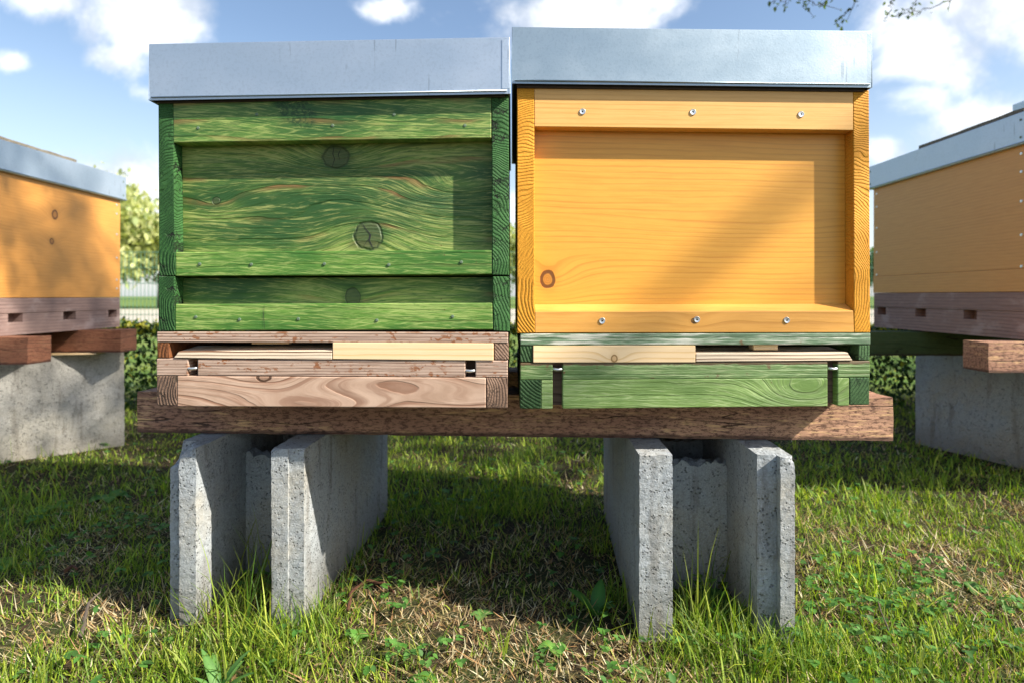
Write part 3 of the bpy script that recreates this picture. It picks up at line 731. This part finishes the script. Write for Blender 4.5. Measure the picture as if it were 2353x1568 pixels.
solid_block((2.06,1.98), (2.52,1.98), .42, .314, 'concrete block under the outermost hive, beyond the right hand hive', 'concrete', 15)
tt = empty('wooden_shim', (-1.42,1.90,.3085), .2, 'thin pale wooden shim between the pale block and the reddish beam', 'shim')
link('shim', box(NB(), -.06,.12,-.02,.10,0,.0055), M['pine'], tt, .001)
tt = empty('stone_slab', (-1.62,1.79,.9005), 0, 'dark stone slab lying on the roof of the left hand hive', 'stone slab', 'slabs weighing down the side roofs')
rough_box('slab', -.2,.20,-.2,.2,.0006,.033, M['slab'], .03, .003, 20, tt)
tt = empty('stone_slab', (1.44,1.67,.9225), 0, 'dark stone slab lying on the roof of the right hand hive', 'stone slab', 'slabs weighing down the side roofs')
rough_box('slab', -.2,.2,-.19,.19,.0006,.024, M['slab'], .03, .002, 21, tt)

# ------------------------------------------------------------------ ground
def vnoise(x, y, s, seed=0):
    """smooth value noise on a hashed lattice"""
    x = np.asarray(x)/s; y = np.asarray(y)/s; xi = np.floor(x).astype(int); yi = np.floor(y).astype(int); fx = x-xi; fy = y-yi
    fx = fx*fx*(3-2*fx); fy = fy*fy*(3-2*fy)
    def hsh(i, j):
        q = np.sin(i*127.1+j*311.7+seed*74.7)*43758.5453; return q-np.floor(q)
    return (hsh(xi,yi)*(1-fx)+hsh(xi+1,yi)*fx)*(1-fy)+(hsh(xi,yi+1)*(1-fx)+hsh(xi+1,yi+1)*fx)*fy
def gz(x, y):
    near = np.exp(-((np.asarray(y)-1.3)/2.2)**2)
    return (vnoise(x, y, .35, 3)-.5)*.022*near + (vnoise(x, y, .12, 4)-.5)*.008*near - .004
def arr_mesh(name, verts, quads=None, tris=None, tint=None, mat=None, parent=None):
    me = bpy.data.meshes.new(name); nq = 0 if quads is None else len(quads); nt = 0 if tris is None else len(tris)
    me.vertices.add(len(verts)); me.vertices.foreach_set('co', np.asarray(verts, np.float32).ravel())
    idx = np.concatenate([a.ravel() for a in (quads, tris) if a is not None]).astype(np.int32)
    me.loops.add(len(idx)); me.loops.foreach_set('vertex_index', idx)
    me.polygons.add(nq+nt)
    st = np.concatenate([np.arange(nq)*4, nq*4+np.arange(nt)*3]).astype(np.int32)
    me.polygons.foreach_set('loop_start', st)
    me.update(calc_edges=True); me.validate()
    if tint is not None:
        a = me.color_attributes.new('tint', 'FLOAT_COLOR', 'POINT'); c_ = np.ones((len(verts), 4), np.float32); c_[:, :3] = tint
        a.data.foreach_set('color', c_.ravel())
    o = bpy.data.objects.new(name, me); C.objects.link(o)
    if mat: me.materials.append(mat)
    if parent: o.parent = parent
    return o
# lawn sheet: fine near the stand, coarse out to the horizon, one mesh
xs = np.concatenate([[-400,-120,-40,-15,-6], np.linspace(-3,3,121), [6,15,40,120,400]])
ys = np.concatenate([[-200,-40,-8,-2], np.linspace(0,4,81), [6,9,15,30,80,200,500]])
XX, YY = np.meshgrid(xs, ys); ZZ = gz(XX, YY); vv = np.stack([XX, YY, ZZ], -1).reshape(-1, 3)
nx = len(xs); i0 = (np.arange(len(ys)-1)[:, None]*nx + np.arange(nx-1)[None]).ravel()
m, t = newmat('lawn_soil')
P = t.node('ShaderNodeTexCoord').outputs['Object']
na = t.noise(P, 9, 5, .6); nb_ = t.noise(P, 160, 4, .7)
near = t.mix(t.step(nb_, .35, .65), (.018,.014,.009), (.085,.062,.034))
near = t.mix(t.mul(t.step(na, .42, .6), .6), near, (.05,.075,.02))
far = t.mix(t.step(t.noise(P, 1.5, 5, .6), .4, .6), (.10,.17,.035), (.17,.22,.06))
yv = t.sep(P)[1]
fin(t, t.mix(t.step(yv, 2.8, 3.6), near, far), .95, t.bump(nb_, .8, .008), spec=.1)
tag(arr_mesh('lawn', vv, np.stack([i0, i0+1, i0+nx+1, i0+nx], 1), None, None, m), kind='structure')
m, t = newmat('pale_gravel')
P = t.node('ShaderNodeTexCoord').outputs['Object']
fin(t, t.mix(t.noise(P, 12, 5, .7), (.36,.32,.26), (.55,.50,.42)), .95, None, spec=.1)
xg = np.linspace(-60, 60, 13); vg = [(x, y, .012) for y in (9.5, 22) for x in xg]; ig = np.arange(12)
tag(arr_mesh('gravel_path', vg, np.stack([ig, ig+1, ig+14, ig+13], 1), None, None, m), kind='structure')

# ------------------------------------------------------------------ grass
ct, stn = math.cos(TH), math.sin(TH)
blocks = [((lb-CX)/F*.914, .914, .212), ((rb-CX)/F*.869, .869, .2185)]
def in_concrete(x, y):
    bad = np.zeros(len(x), bool)
    for (bx_, by_, W_) in blocks:
        u_ = (x-bx_)*ct + (y-by_)*stn; v_ = -(x-bx_)*stn + (y-by_)*ct
        ins = (np.abs(u_) < W_/2+.001) & (v_ > -.002) & (v_ < .502)
        cav = (np.abs(u_) < W_/2-.05) & ((v_ < .153) | ((v_ > .192) & (v_ < .308)))
        bad |= ins & ~cav
    for (a, b, wd) in (((-1.68,1.62),(-1.285,2.02),.24), ((1.357,2.05),(1.62,1.57),.24)):
        a = np.array(a); b = np.array(b); L = np.hypot(*(b-a)); e = (b-a)/L; nrm = np.array((-e[1], e[0]))
        u_ = (x-a[0])*e[0]+(y-a[1])*e[1]; v_ = (x-a[0])*nrm[0]+(y-a[1])*nrm[1]
        bad |= (u_ > 0) & (u_ < L) & (v_ > 0) & (v_ < wd)
    return bad
def wp(px, py):
    Y = H*F/(py-HY); return (px-CX)/F*Y, Y
def gsum(x, y, items):
    s = np.zeros(len(x))
    for (px, py, r, a) in items:
        X_, Y_ = wp(px, py); s += a*np.exp(-((x-X_)**2+(y-Y_)**2)/r**2)
    return s
def dryness(x, y):
    base = .85*vnoise(x, y, .16, 21)+.5*vnoise(x, y, .05, 22) - .34
    return base + gsum(x, y, [(120,1440,.13,.5),(250,1400,.07,.3),(1050,1440,.13,.45),(1350,1470,.12,.4),(1250,1240,.12,.2),(2250,1350,.12,.3),(1900,1230,.10,.3),(2150,1480,.06,-.2),
        (520,1500,.10,-.45),(1700,1500,.16,-.35),(2000,1400,.13,-.35),(700,1440,.08,-.35),(1950,1100,.2,-.3),(250,1150,.25,-.35),(1000,1150,.22,-.45),(1200,1080,.4,-.35),(1300,1200,.15,-.2),(80,1540,.06,-.2)])
def blades(x, y, h, wdt, lean, curl, tintfn, name, label=None):
    bald = vnoise(x, y, .045, 77) < .20
    ok = ~in_concrete(x, y) & ~(bald & (rng.random(len(x)) < .75)); x, y, h, wdt, lean, curl = [a[ok] for a in (x, y, h, wdt, lean, curl)]
    nb = len(x); az = rng.uniform(0, math.tau, nb); fa = az + math.pi/2 + rng.normal(0, .5, nb)
    dx_, dy_ = np.cos(az), np.sin(az); sx, sy = np.cos(fa), np.sin(fa)
    ts = np.array([0, .34, .70, 1.]); wf = np.array([.75, 1., .68, 0])
    z0 = gz(x, y) - .004
    V = np.zeros((nb, 7, 3)); k = 0
    for i in range(4):
        tt_ = ts[i]; ang = lean + curl*tt_
        r_ = h*tt_*np.sin(lean+curl*tt_*.55); zz = h*tt_*np.cos(np.clip(lean+curl*tt_*.6, 0, 1.62))
        cx_, cy_, cz_ = x+dx_*r_, y+dy_*r_, z0+np.maximum(zz, .004*tt_)
        if i < 3:
            V[:, k] = np.stack([cx_-sx*wdt*wf[i], cy_-sy*wdt*wf[i], cz_], 1); V[:, k+1] = np.stack([cx_+sx*wdt*wf[i], cy_+sy*wdt*wf[i], cz_], 1); k += 2
        else: V[:, k] = np.stack([cx_, cy_, cz_], 1)
    b = (np.arange(nb)*7)[:, None]
    q = np.concatenate([b+np.array([[0,1,3,2]]), b+np.array([[2,3,5,4]])]); tr = b+np.array([[4,5,6]])
    col = tintfn(x, y, nb)
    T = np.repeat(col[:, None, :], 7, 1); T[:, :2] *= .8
    return V.reshape(-1, 3), q, tr, T.reshape(-1, 3)
def pal(cols, nb): 
    c_ = np.array(cols)[rng.integers(0, len(cols), nb)]; return c_*rng.uniform(.75, 1.25, (nb, 1))
GREENS = [(.21,.32,.030),(.15,.26,.022),(.30,.40,.035),(.09,.18,.02),(.42,.48,.055),(.25,.30,.06)]
DRYS = [(.50,.40,.18),(.64,.52,.32),(.42,.31,.16),(.30,.20,.10),(.70,.62,.42),(.46,.26,.12)]
parts = []
def zone(nsamp, y0, y1, half, kind):
    y = rng.uniform(y0, y1, nsamp); x = rng.uniform(-1, 1, nsamp)*(half*y+.12)
    dr = dryness(x, y)
    if kind == 'green':
        keep = rng.random(nsamp) < np.clip(1.1-dr*1.3, .14, 1)
        x, y, dr = x[keep], y[keep], dr[keep]; nb = len(x)
        h = rng.gamma(5, .0042, nb)*np.clip(1.15-dr*.8, .55, 1.3)*(1+.35*(vnoise(x, y, .07, 31)-.5)*2); wd = rng.uniform(.0005, .0013, nb)
        if y0 > 1.4: wd *= 1.6; h *= 1.12
        parts.append(blades(x, y, h, wd, np.abs(rng.normal(.28, .25, nb)), rng.gamma(2, .3, nb), lambda a, b, n_: pal(GREENS, n_), 'g'))
    else:
        keep = rng.random(nsamp) < np.clip(dr*1.7+.12, .14, 1)
        x, y = x[keep], y[keep]; nb = len(x)
        h = rng.gamma(5, .0041, nb); wd = rng.uniform(.0005, .0012, nb)*(1.6 if y0 > 1.4 else 1)
        parts.append(blades(x, y, h, wd, rng.uniform(.8, 1.5, nb), rng.normal(.1, .3, nb), lambda a, b, n_: pal(DRYS, n_), 'd'))
zone(70000, .62, 1.45, .88, 'green'); zone(84000, .62, 1.45, .88, 'dry')
zone(60000, 1.45, 2.9, .92, 'green'); zone(26000, 1.45, 2.9, .92, 'dry')
zone(14000, 2.9, 4.2, .9, 'green')
# taller blades round the feet of the blocks and in tufts
def tuft(px, py, r, nb, hm, hs=.25, wd=(.0005,.0013), bright=.85, lean=.34):
    nb = int(nb*.6)
    X_, Y_ = wp(px, py); x = X_+rng.normal(0, r, nb); y = Y_+rng.normal(0, r*.8, nb)
    h = hm*.78*np.clip(rng.normal(1, .38, nb), .3, 2.0)
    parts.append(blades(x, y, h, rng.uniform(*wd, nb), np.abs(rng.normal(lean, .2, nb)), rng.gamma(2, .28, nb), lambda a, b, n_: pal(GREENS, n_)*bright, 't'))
for a in [(520,1440,.035,190,.095),(600,1490,.03,170,.085),(660,1520,.035,150,.075),(470,1530,.03,110,.07),(700,1440,.025,110,.075),(560,1400,.03,60,.13),(790,1290,.03,90,.08),(850,1200,.04,120,.075),
          (760,1370,.02,60,.07),(1620,1500,.035,210,.075),(1680,1470,.03,150,.085),(1590,1440,.02,70,.12),(1660,1360,.025,40,.16),(1760,1540,.03,140,.07),(1850,1500,.03,150,.075),(1900,1550,.03,110,.07),
          (1440,1380,.02,90,.07),(1400,1260,.03,130,.07),(1370,1180,.04,130,.065),(1420,1450,.018,80,.07),(1540,1550,.03,120,.06),(1830,1400,.02,50,.06),
          (2050,1120,.12,260,.055),(2200,1160,.10,220,.055),(1930,1090,.1,160,.05),(2300,1100,.1,160,.06),(80,1520,.03,110,.06),(230,1480,.03,60,.06),(350,1400,.03,90,.055),(330,1520,.03,90,.06),
          (880,1350,.03,60,.06),(1150,1300,.05,90,.055),(1000,1200,.08,160,.055),(1240,1180,.08,160,.055),(120,1060,.15,300,.06),(300,1080,.1,160,.05),(2150,1540,.04,120,.06),(2300,1500,.04,90,.055),(960,1520,.03,50,.06),(1160,1480,.03,40,.06)]: tuft(*a)
for a in [(580,1290,.03,26,.20),(1640,1290,.022,22,.19),(1680,1270,.016,10,.26),(1620,1330,.03,40,.13),(560,1330,.03,40,.15),(560,1450,.03,22,.14)]: tuft(*a, .3, (.0006,.0012), .7, .2)
def merge(parts, name):
    vo = 0; vs, qs, tsr, cs = [], [], [], []
    for (v_, q, tr, c_) in parts: vs.append(v_); qs.append(q+vo); tsr.append(tr+vo); cs.append(c_); vo += len(v_)
    return np.concatenate(vs), np.concatenate(qs), np.concatenate(tsr), np.concatenate(cs)
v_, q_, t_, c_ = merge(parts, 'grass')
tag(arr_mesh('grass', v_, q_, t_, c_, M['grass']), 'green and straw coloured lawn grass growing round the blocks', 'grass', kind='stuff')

# clover: three round leaflets on a thin stalk
def leafcloud(cen, nrm_up, size, aspect, cols, jitter=.6):
    """flat folded leaf: 6 verts, 2 quads sharing the midrib"""
    nb = len(cen); az = rng.uniform(0, math.tau, nb)
    if nrm_up is None: tilt = rng.uniform(0, math.pi, nb)
    else: tilt = rng.normal(0, jitter, nb)
    a = np.stack([np.cos(az)*np.cos(tilt), np.sin(az)*np.cos(tilt), np.sin(tilt)], 1)
    s = np.stack([-np.sin(az), np.cos(az), np.zeros(nb)], 1)
    up = np.cross(a, s); sz = size[:, None]; w_ = sz*aspect
    V = np.stack([cen-a*sz, cen-s*w_*.9-a*sz*.1+up*w_*.3, cen+s*w_*.9-a*sz*.1+up*w_*.3, cen-s*w_*.75+a*sz*.55+up*w_*.25, cen+s*w_*.75+a*sz*.55+up*w_*.25, cen+a*sz], 1)
    b = (np.arange(nb)*6)[:, None]
    q = np.concatenate([b+np.array([[0,1,3,5]]), b+np.array([[0,5,4,2]])])
    return V.reshape(-1, 3), q, np.repeat(cols, 6, 0)
nC = 5200
y = np.concatenate([rng.uniform(.62, 2.2, nC)]); x = rng.uniform(-1, 1, nC)*(.86*y)
den = gsum(x, y, [(2000,1400,.13,1.2),(1900,1480,.10,.9),(2150,1330,.12,.7),(880,1350,.07,.8),(640,1350,.05,.5),(1640,1400,.05,1.0),(300,1200,.18,.6),(1100,1120,.15,.5),(1400,1540,.08,.4),(950,1500,.06,.3)]) + .25*vnoise(x, y, .12, 41) - .05
k = (rng.random(nC) < den) & ~in_concrete(x, y); x, y = x[k], y[k]; nb = len(x); hh = rng.uniform(.010, .030, nb)
cen = []; cl = []
for j in range(3):
    a = rng.uniform(0, .6, nb)+j*math.tau/3; r_ = .0048
    cen.append(np.stack([x+np.cos(a)*r_, y+np.sin(a)*r_, gz(x, y)+hh], 1)); cl.append(pal([(.07,.19,.03),(.10,.24,.04),(.13,.28,.06),(.06,.15,.03)], nb))
cen = np.concatenate(cen); cl = np.concatenate(cl)
V, q, T = leafcloud(cen, True, rng.uniform(.0045, .0075, len(cen)), .72, cl, .35)
tag(arr_mesh('clover', V, q, None, T, M['grass']), 'small round clover leaves spread through the lawn', 'clover', kind='stuff')

nL = 700
y = rng.uniform(.62, 2.4, nL); x = rng.uniform(-1, 1, nL)*(.86*y); k = ~in_concrete(x, y); x, y = x[k], y[k]
V, q, T = leafcloud(np.stack([x, y, gz(x, y)+rng.uniform(.004, .014, len(x))], 1), True, rng.uniform(.003, .009, len(x)), .45, pal([(.16,.09,.045),(.28,.17,.08),(.10,.06,.035),(.34,.24,.13)], len(x)), .45)
tag(arr_mesh('leaf_litter', V, q, None, T, M['grass']), 'crumbs of dead brown leaves lying between the grass', 'leaf litter', kind='stuff')
# broad leaved weeds one can count
def weed(px, py, leaves, L, label, lift=.6, wd=.13, tint=(.10,.23,.04)):

    X_, Y_ = wp(px, py); t = empty('broadleaf_weed', (X_, Y_, float(gz(X_, Y_))), 0, label, 'weed', 'broad leaved weeds in the lawn')
    for i in range(leaves):
        az = i*math.tau/leaves+random.uniform(-.4, .4); l = L*random.uniform(.7, 1.15); el = lift*random.uniform(.7, 1.25); N_ = 9
        vs = []; cols = []
        for k_ in range(N_):
            s = k_/(N_-1); wv = l*wd*(math.sin(math.pi*min(1, s**.8))**.8+.10*(1-s))+.0003; an = el*(1-(.9 if lift < 1 else .35)*s)
            r_ = l*s*math.cos(an*.8); zz = l*s*math.sin(an)
            c0 = Vector((math.cos(az)*r_, math.sin(az)*r_, zz)); sd = Vector((-math.sin(az), math.cos(az), 0))*wv
            for m_, dz_ in ((-1, .25), (0, 0), (1, .25)):
                p = c0+sd*m_; vs.append((p.x, p.y, p.z+wv*dz_)); cols.append([c*(1.0 if m_ else 1.45)*random.uniform(.93, 1.07) for c in tint])
        q = [(3*a+b, 3*a+b+1, 3*a+b+4, 3*a+b+3) for a in range(N_-1) for b in range(2)]
        o = arr_mesh('leaf', np.array(vs), np.array(q), None, np.array(cols), M['grass'], t)
        for p in o.data.polygons: p.use_smooth = True
weed(500, 1574, 9, .052, 'large plantain with long upright leaves at the bottom edge left of centre', 1.2, .10, (.10,.22,.05))
weed(1370, 1405, 5, .05, 'dark leaved weed beside the left wall of the right hollow block', 1.2, .2, (.06,.17,.03))
weed(1105, 1392, 4, .022, 'small pale two-leaved weed in the middle of the shaded lawn', .5, .38, (.12,.25,.06))
weed(1272, 1478, 4, .022, 'round leaved weed in the sunny grass between the hollow blocks', .8, .42, (.13,.27,.05))
weed(820, 1452, 4, .024, 'oval leaved weed right of the chipped hollow block', .8, .36, (.14,.28,.06))
weed(1640, 1385, 6, .034, 'dark round leaved weed inside the right hollow block', .7, .4, (.05,.14,.03))
weed(970, 1548, 5, .024, 'glossy round leaved weed at the bottom edge near the middle', .6, .4, (.09,.22,.04))
weed(1470, 1540, 6, .02, 'pale cluster of small leaves at the bottom edge right of the middle', .5, .4, (.16,.28,.07))
weed(250, 1140, 5, .045, 'broad leaved weed left of the chipped hollow block in the shade', .7, .42, (.08,.20,.035))
weed(105, 1170, 5, .045, 'broad leaved weed near the left edge in the shade', .7, .42, (.08,.20,.035))
weed(15, 1290, 5, .034, 'sunlit broad leaved weed cut by the left edge', .6, .4, (.16,.30,.05))
weed(2240, 1345, 5, .026, 'broad leaved weed beside a dark patch at the right', .6, .4, (.08,.18,.04))
# fallen twigs and catkins
def stick(pts, r, label, name='fallen_twig', mat='twig'):
    P3 = []
    for i, (px, py, lift) in enumerate(pts):
        X_, Y_ = wp(px, py); P3.append(Vector((X_, Y_, float(gz(X_, Y_))+lift)))
    o = P3[0].copy(); bm = NB(); fine = []
    for a, b in zip(P3, P3[1:]):
        for s in range(5): fine.append(a.lerp(b, s/5)+mnoise.noise_vector(a.lerp(b, s/5)*90)*.0012)
    fine.append(P3[-1]); nf = len(fine)
    sweep(bm, [p-o for p in fine], [r*(1-.5*i/nf)*(1+.2*random.uniform(-1, 1)) for i in range(nf)], 7)
    ob = link(name, bm, M[mat], None, smooth=True); ob.location = o; return ob
tag(stick([(186,1485,.02),(196,1440,.022),(203,1410,.024),(230,1385,.024)], .003, 0), 'grey forked twig lying in the dry grass at lower left', 'twig')
tag(stick([(1580,1465,.02),(1640,1495,.018),(1710,1520,.016),(1760,1545,.014)], .0026, 0), 'dark twig lying in front of the right hollow block', 'twig')
tag(stick([(2040,1468,.02),(2025,1430,.022),(2010,1400,.03)], .0012, 0), 'thin brown stem standing in the clover at right', 'twig')
def catkin(pts, label):
    o = stick(pts, .0032, 0, 'catkin', 'catkin'); tag(o, label, 'catkin')
M['catkin'] = plain('rust_brown_catkin', (.09,.035,.016), .95, 0, 1.0, 400, .7)
catkin([(800,1410,.012),(806,1375,.014),(840,1350,.016),(885,1352,.014),(905,1368,.012)], 'rust brown catkin curled in the grass beside the chipped hollow block')
catkin([(150,1330,.018),(165,1320,.02),(178,1326,.018)], 'small brown catkin at the edge of the sunlit grass on the left')

# ------------------------------------------------------------------ hedge, fence, trees behind
nH = 46000
hx_ = rng.uniform(-4.2, 4.2, nH); top = .37+.03*(vnoise(hx_, 0*hx_, .3, 51)-.5)*2
f_ = rng.random(nH); hy_ = 2.62+.45*np.where(rng.random(nH) < .6, f_*.18, f_); hz_ = top*np.where(rng.random(nH) < .35, 1-.10*rng.random(nH), rng.random(nH))
hz_ += .02*(vnoise(hx_, hy_, .06, 52)-.5); hy_ += .05*(vnoise(hx_, hz_, .09, 53)-.5)
young = rng.random(nH) < np.clip((hz_-.22)*3.8, .12, .65)
cl = np.where(young[:, None], pal([(.34,.34,.03),(.26,.30,.03),(.42,.38,.04)], nH), pal([(.018,.045,.012),(.03,.07,.016),(.045,.10,.02)], nH))
V, q, T = leafcloud(np.stack([hx_, hy_, hz_+.01], 1), None, rng.uniform(.009, .016, nH), .6, cl)
hd = empty('hedge', (0, 2.8, 0), 0, 'low clipped hedge with yellow young tips, running behind the beehives', 'hedge')
V[:, 1] -= 2.8
arr_mesh('foliage', V, q, None, T, M['foliage'], hd)
ft = empty('wire_fence', (0, 7.8, 0), 0, 'green double wire mesh fence beyond the hedge', 'fence')
for j in range(8):
    bm = NB(); x0 = -9+j*2.5
    for i in range(51): box(bm, x0+i*.05-.0025, x0+i*.05+.0025, -.003, .003, .03, 1.06)
    for i in range(6):
        for s in (-.008, .008): box(bm, x0, x0+2.5, s-.004, s+.004, .05+i*.2-.004, .05+i*.2+.004)
    link('mesh_panel', bm, M['fence'], ft)
for j in range(9): link('post', box(NB(), -9+j*2.5-.03, -9+j*2.5+.03, .015, .055, 0, 1.12), M['fence'], ft, .004)
def tree(loc, h, r, label, cols, nl=2600, leaf=.11, seed=0, trunk=.09, dens=1.0, low=.25):
    random.seed(seed); t = empty('tree', loc, 0, label, 'tree', 'spring trees beyond the fence')
    bm = NB(); sweep(bm, [(0,0,0),(.05,0,h*.35),(-.04,.05,h*.7)], [trunk, trunk*.7, trunk*.3], 8)
    tips = []
    for i in range(14):
        a = random.uniform(0, math.tau); z0 = h*random.uniform(low, .7); e = Vector((math.cos(a)*r*random.uniform(.5,.95), math.sin(a)*r*random.uniform(.5,.95), z0+h*random.uniform(.1,.35)))
        sweep(bm, [(0,0,z0), tuple(Vector((0,0,z0)).lerp(e, .5)+Vector((0,0,.1*h*.3))), tuple(e)], [trunk*.35, trunk*.2, trunk*.08], 5); tips.append(e)
    link('trunk', bm, M['bark'], t, smooth=True)
    cen = []
    for e in tips+[Vector((0,0,h*.85)), Vector((.3*r,0,h*.7)), Vector((-.3*r,.1,h*.6))]:
        g_ = rng.normal(0, 1, (nl//17, 3))*np.array([r*.24, r*.24, h*.085])+np.array(e); cen.append(g_)
    cen = np.concatenate(cen); V, q, T = leafcloud(cen, None, rng.uniform(leaf*.5, leaf, len(cen)), .6, pal(cols, len(cen)))
    arr_mesh('crown', V, q, None, T, M['foliage'], t)
YG = [(.46,.48,.20),(.42,.45,.18),(.55,.55,.26),(.32,.38,.17)]; DGc = [(.10,.18,.04),(.14,.22,.05),(.07,.13,.03)]
tree((-13.9, 24, 0), 3.7, 2.2, 'bright yellow green tree behind the fence at the left', YG, seed=1, nl=9000, leaf=.17)
tree((-17.8, 25, 0), 4.6, 2.3, 'yellow green tree hidden mostly by the left hand hive', YG, seed=2, nl=9000, leaf=.17)
tree((-9.3, 27, 0), 4.0, 2.0, 'darker green tree behind the green beehive', DGc, seed=3, nl=6000, leaf=.16)
tree((.4, 30, 0), 3.6, 2.2, 'tree glimpsed in the gap between the two beehives', YG, seed=4, nl=6000, leaf=.17)
tree((16.9, 27, 0), 2.6, 1.7, 'low dark green tree behind the fence at the right', DGc, seed=5, nl=6000, leaf=.16)

# ------------------------------------------------------------------ tree beside the photographer, throwing the dappled shade
random.seed(5)
tr = empty('overhanging_tree', (5.3, .2, 0), 0, 'spring tree whose thin leafy twigs hang into the sky at upper right', 'tree')
bm = NB(); sweep(bm, [(0,0,0),(.05,.02,1.5),(-.03,.05,3),(0,0,4.6),(.1,0,6.6)], [.17,.13,.11,.08,.03], 10)
lm = []; lc = []
def branch(p, d_, L, r, lvl):
    pts = [p.copy()]; q = p.copy(); dd = d_.normalized(); nseg = 6
    for i in range(nseg):
        dd = (dd + Vector((random.gauss(0,.13), random.gauss(0,.13), random.gauss(0,.10)-.045*lvl))).normalized(); q = q+dd*L/nseg; pts.append(q.copy())
    sweep(bm, [tuple(a) for a in pts], [r*(1-.8*i/nseg) for i in range(nseg+1)], 6 if lvl < 2 else 4, False)
    if lvl < 3:
        for k_ in range((5, 6, 5)[lvl]):
            i = random.randint(2, nseg); base = pts[i]; nd = (dd + Vector((random.gauss(0,.7), random.gauss(0,.7), random.gauss(0,.5)))).normalized()
            branch(base, nd, L*random.uniform(.35,.6), r*.42, lvl+1)
    if lvl >= 2:
        for a in pts[1:]:
            if random.random() < .55: lm.append(a+Vector([random.gauss(0,.03) for _ in range(3)]))
for (z0, dv, L, r_) in [(2.6,(-.8,.35,.45),2.4,.05),(3.0,(-.9,.3,.5),2.7,.05),(3.4,(-.7,.6,.4),2.6,.045),(4.2,(-.5,-.35,.55),1.5,.04),(4.4,(-.5,.5,.6),2.0,.04),(3.3,(.18,-1,.30),2.1,.045),(4.0,(.8,.3,.5),2.2,.04),(2.8,(.3,.9,.4),2.4,.045)]:
    branch(Vector((0,0,z0)), Vector(dv), L, r_, 0)
def view_pt(px, py, Y): return Vector(((px-CX)/F*Y-5.3, Y-.2, H-(py-HY)/F*Y))
def bough(pts, r):
    P = [pts[0]]
    for a, b in zip(pts, pts[1:]):
        for s in range(1, 5): P.append(a.lerp(b, s/4)+Vector([random.gauss(0,.008) for _ in range(3)]))
    sweep(bm, [tuple(a) for a in P], [r*(1-.75*i/len(P)) for i in range(len(P))], 5, False); return P
def twiglet(pts, r=.0032):
    P = bough(pts, r)
    for a in P[1:]:
        for _ in range(2):
            if random.random() < .62: lm2.append(a+Vector([random.gauss(0,.012) for _ in range(3)]))
        if random.random() < .5:
            e = a+Vector((random.gauss(0,.04), random.gauss(0,.03), -abs(random.gauss(.02,.03)))); sweep(bm, [tuple(a), tuple(e)], [.0016, .001], 4, False); lm2.append(e)
lm2 = []
bough([Vector(q_) for q_ in [(0,0,3.9),(-.35,-1.0,4.55),(-.25,-1.5,4.72),(.35,-1.52,5.02),(1.1,-1.5,5.40)]], .027)  # unseen bough, added and shaped to throw soft diagonal shade on the yellow panel
b0 = bough([Vector((0,0,3.3)), Vector((-1.4,1.4,3.5)), view_pt(2200,-160,3.2)], .035)
b1 = bough([b0[-1], view_pt(1960,-120,3.0), view_pt(1800,-60,2.9)], .012)
Yv = 2.9
twiglet([view_pt(2260,-90,Yv), view_pt(2190,-5,Yv), view_pt(2140,22,Yv), view_pt(2085,20,Yv), view_pt(2050,45,Yv)])
twiglet([view_pt(2150,-70,Yv), view_pt(2060,-8,Yv), view_pt(2040,22,Yv), view_pt(2048,42,Yv)], .0026)
twiglet([view_pt(1990,-90,Yv), view_pt(1968,-5,Yv), view_pt(1950,24,Yv), view_pt(1934,38,Yv), view_pt(1932,58,Yv)])
twiglet([view_pt(1940,-80,Yv), view_pt(1905,-6,Yv), view_pt(1888,14,Yv), view_pt(1862,12,Yv), view_pt(1838,-2,Yv)])
twiglet([view_pt(1850,-60,Yv), view_pt(1822,-8,Yv), view_pt(1800,3,Yv), view_pt(1780,-4,Yv)], .0024)
twiglet([view_pt(2120,-60,Yv), view_pt(2110,0,Yv), view_pt(2090,30,Yv)], .0022)
link('trunk', bm, M['twig'], tr, smooth=True)
lm_a = np.array([tuple(a) for a in lm]); reps = 2
# crown leaves dropped where their shadow would darken the foreground, to keep it sunny
sx_ = lm_a[:, 0]+5.3-lm_a[:, 2]*SUN.x/SUN.z; sy_ = lm_a[:, 1]+.2-lm_a[:, 2]*SUN.y/SUN.z
lm_a = lm_a[~((sx_ > -1.3) & (sx_ < .35) & (sy_ > .35) & (sy_ < 1.15) & (rng.random(len(lm_a)) < .8))]
cen = np.repeat(lm_a, reps, 0)+rng.normal(0, .035, (len(lm_a)*reps, 3))
V, q, T = leafcloud(cen, None, rng.uniform(.018, .034, len(cen)), .6, pal([(.10,.17,.04),(.13,.2,.04)], len(cen)))
c2 = np.array([tuple(a) for a in lm2])
V2, q2, T2 = leafcloud(c2, None, rng.uniform(.008, .015, len(c2)), .6, pal([(.10,.16,.05),(.15,.20,.06),(.07,.10,.04)], len(c2)))
arr_mesh('crown', np.concatenate([V, V2]), np.concatenate([q, q2+len(V)]), None, np.concatenate([T, T2]), M['foliage'], tr)
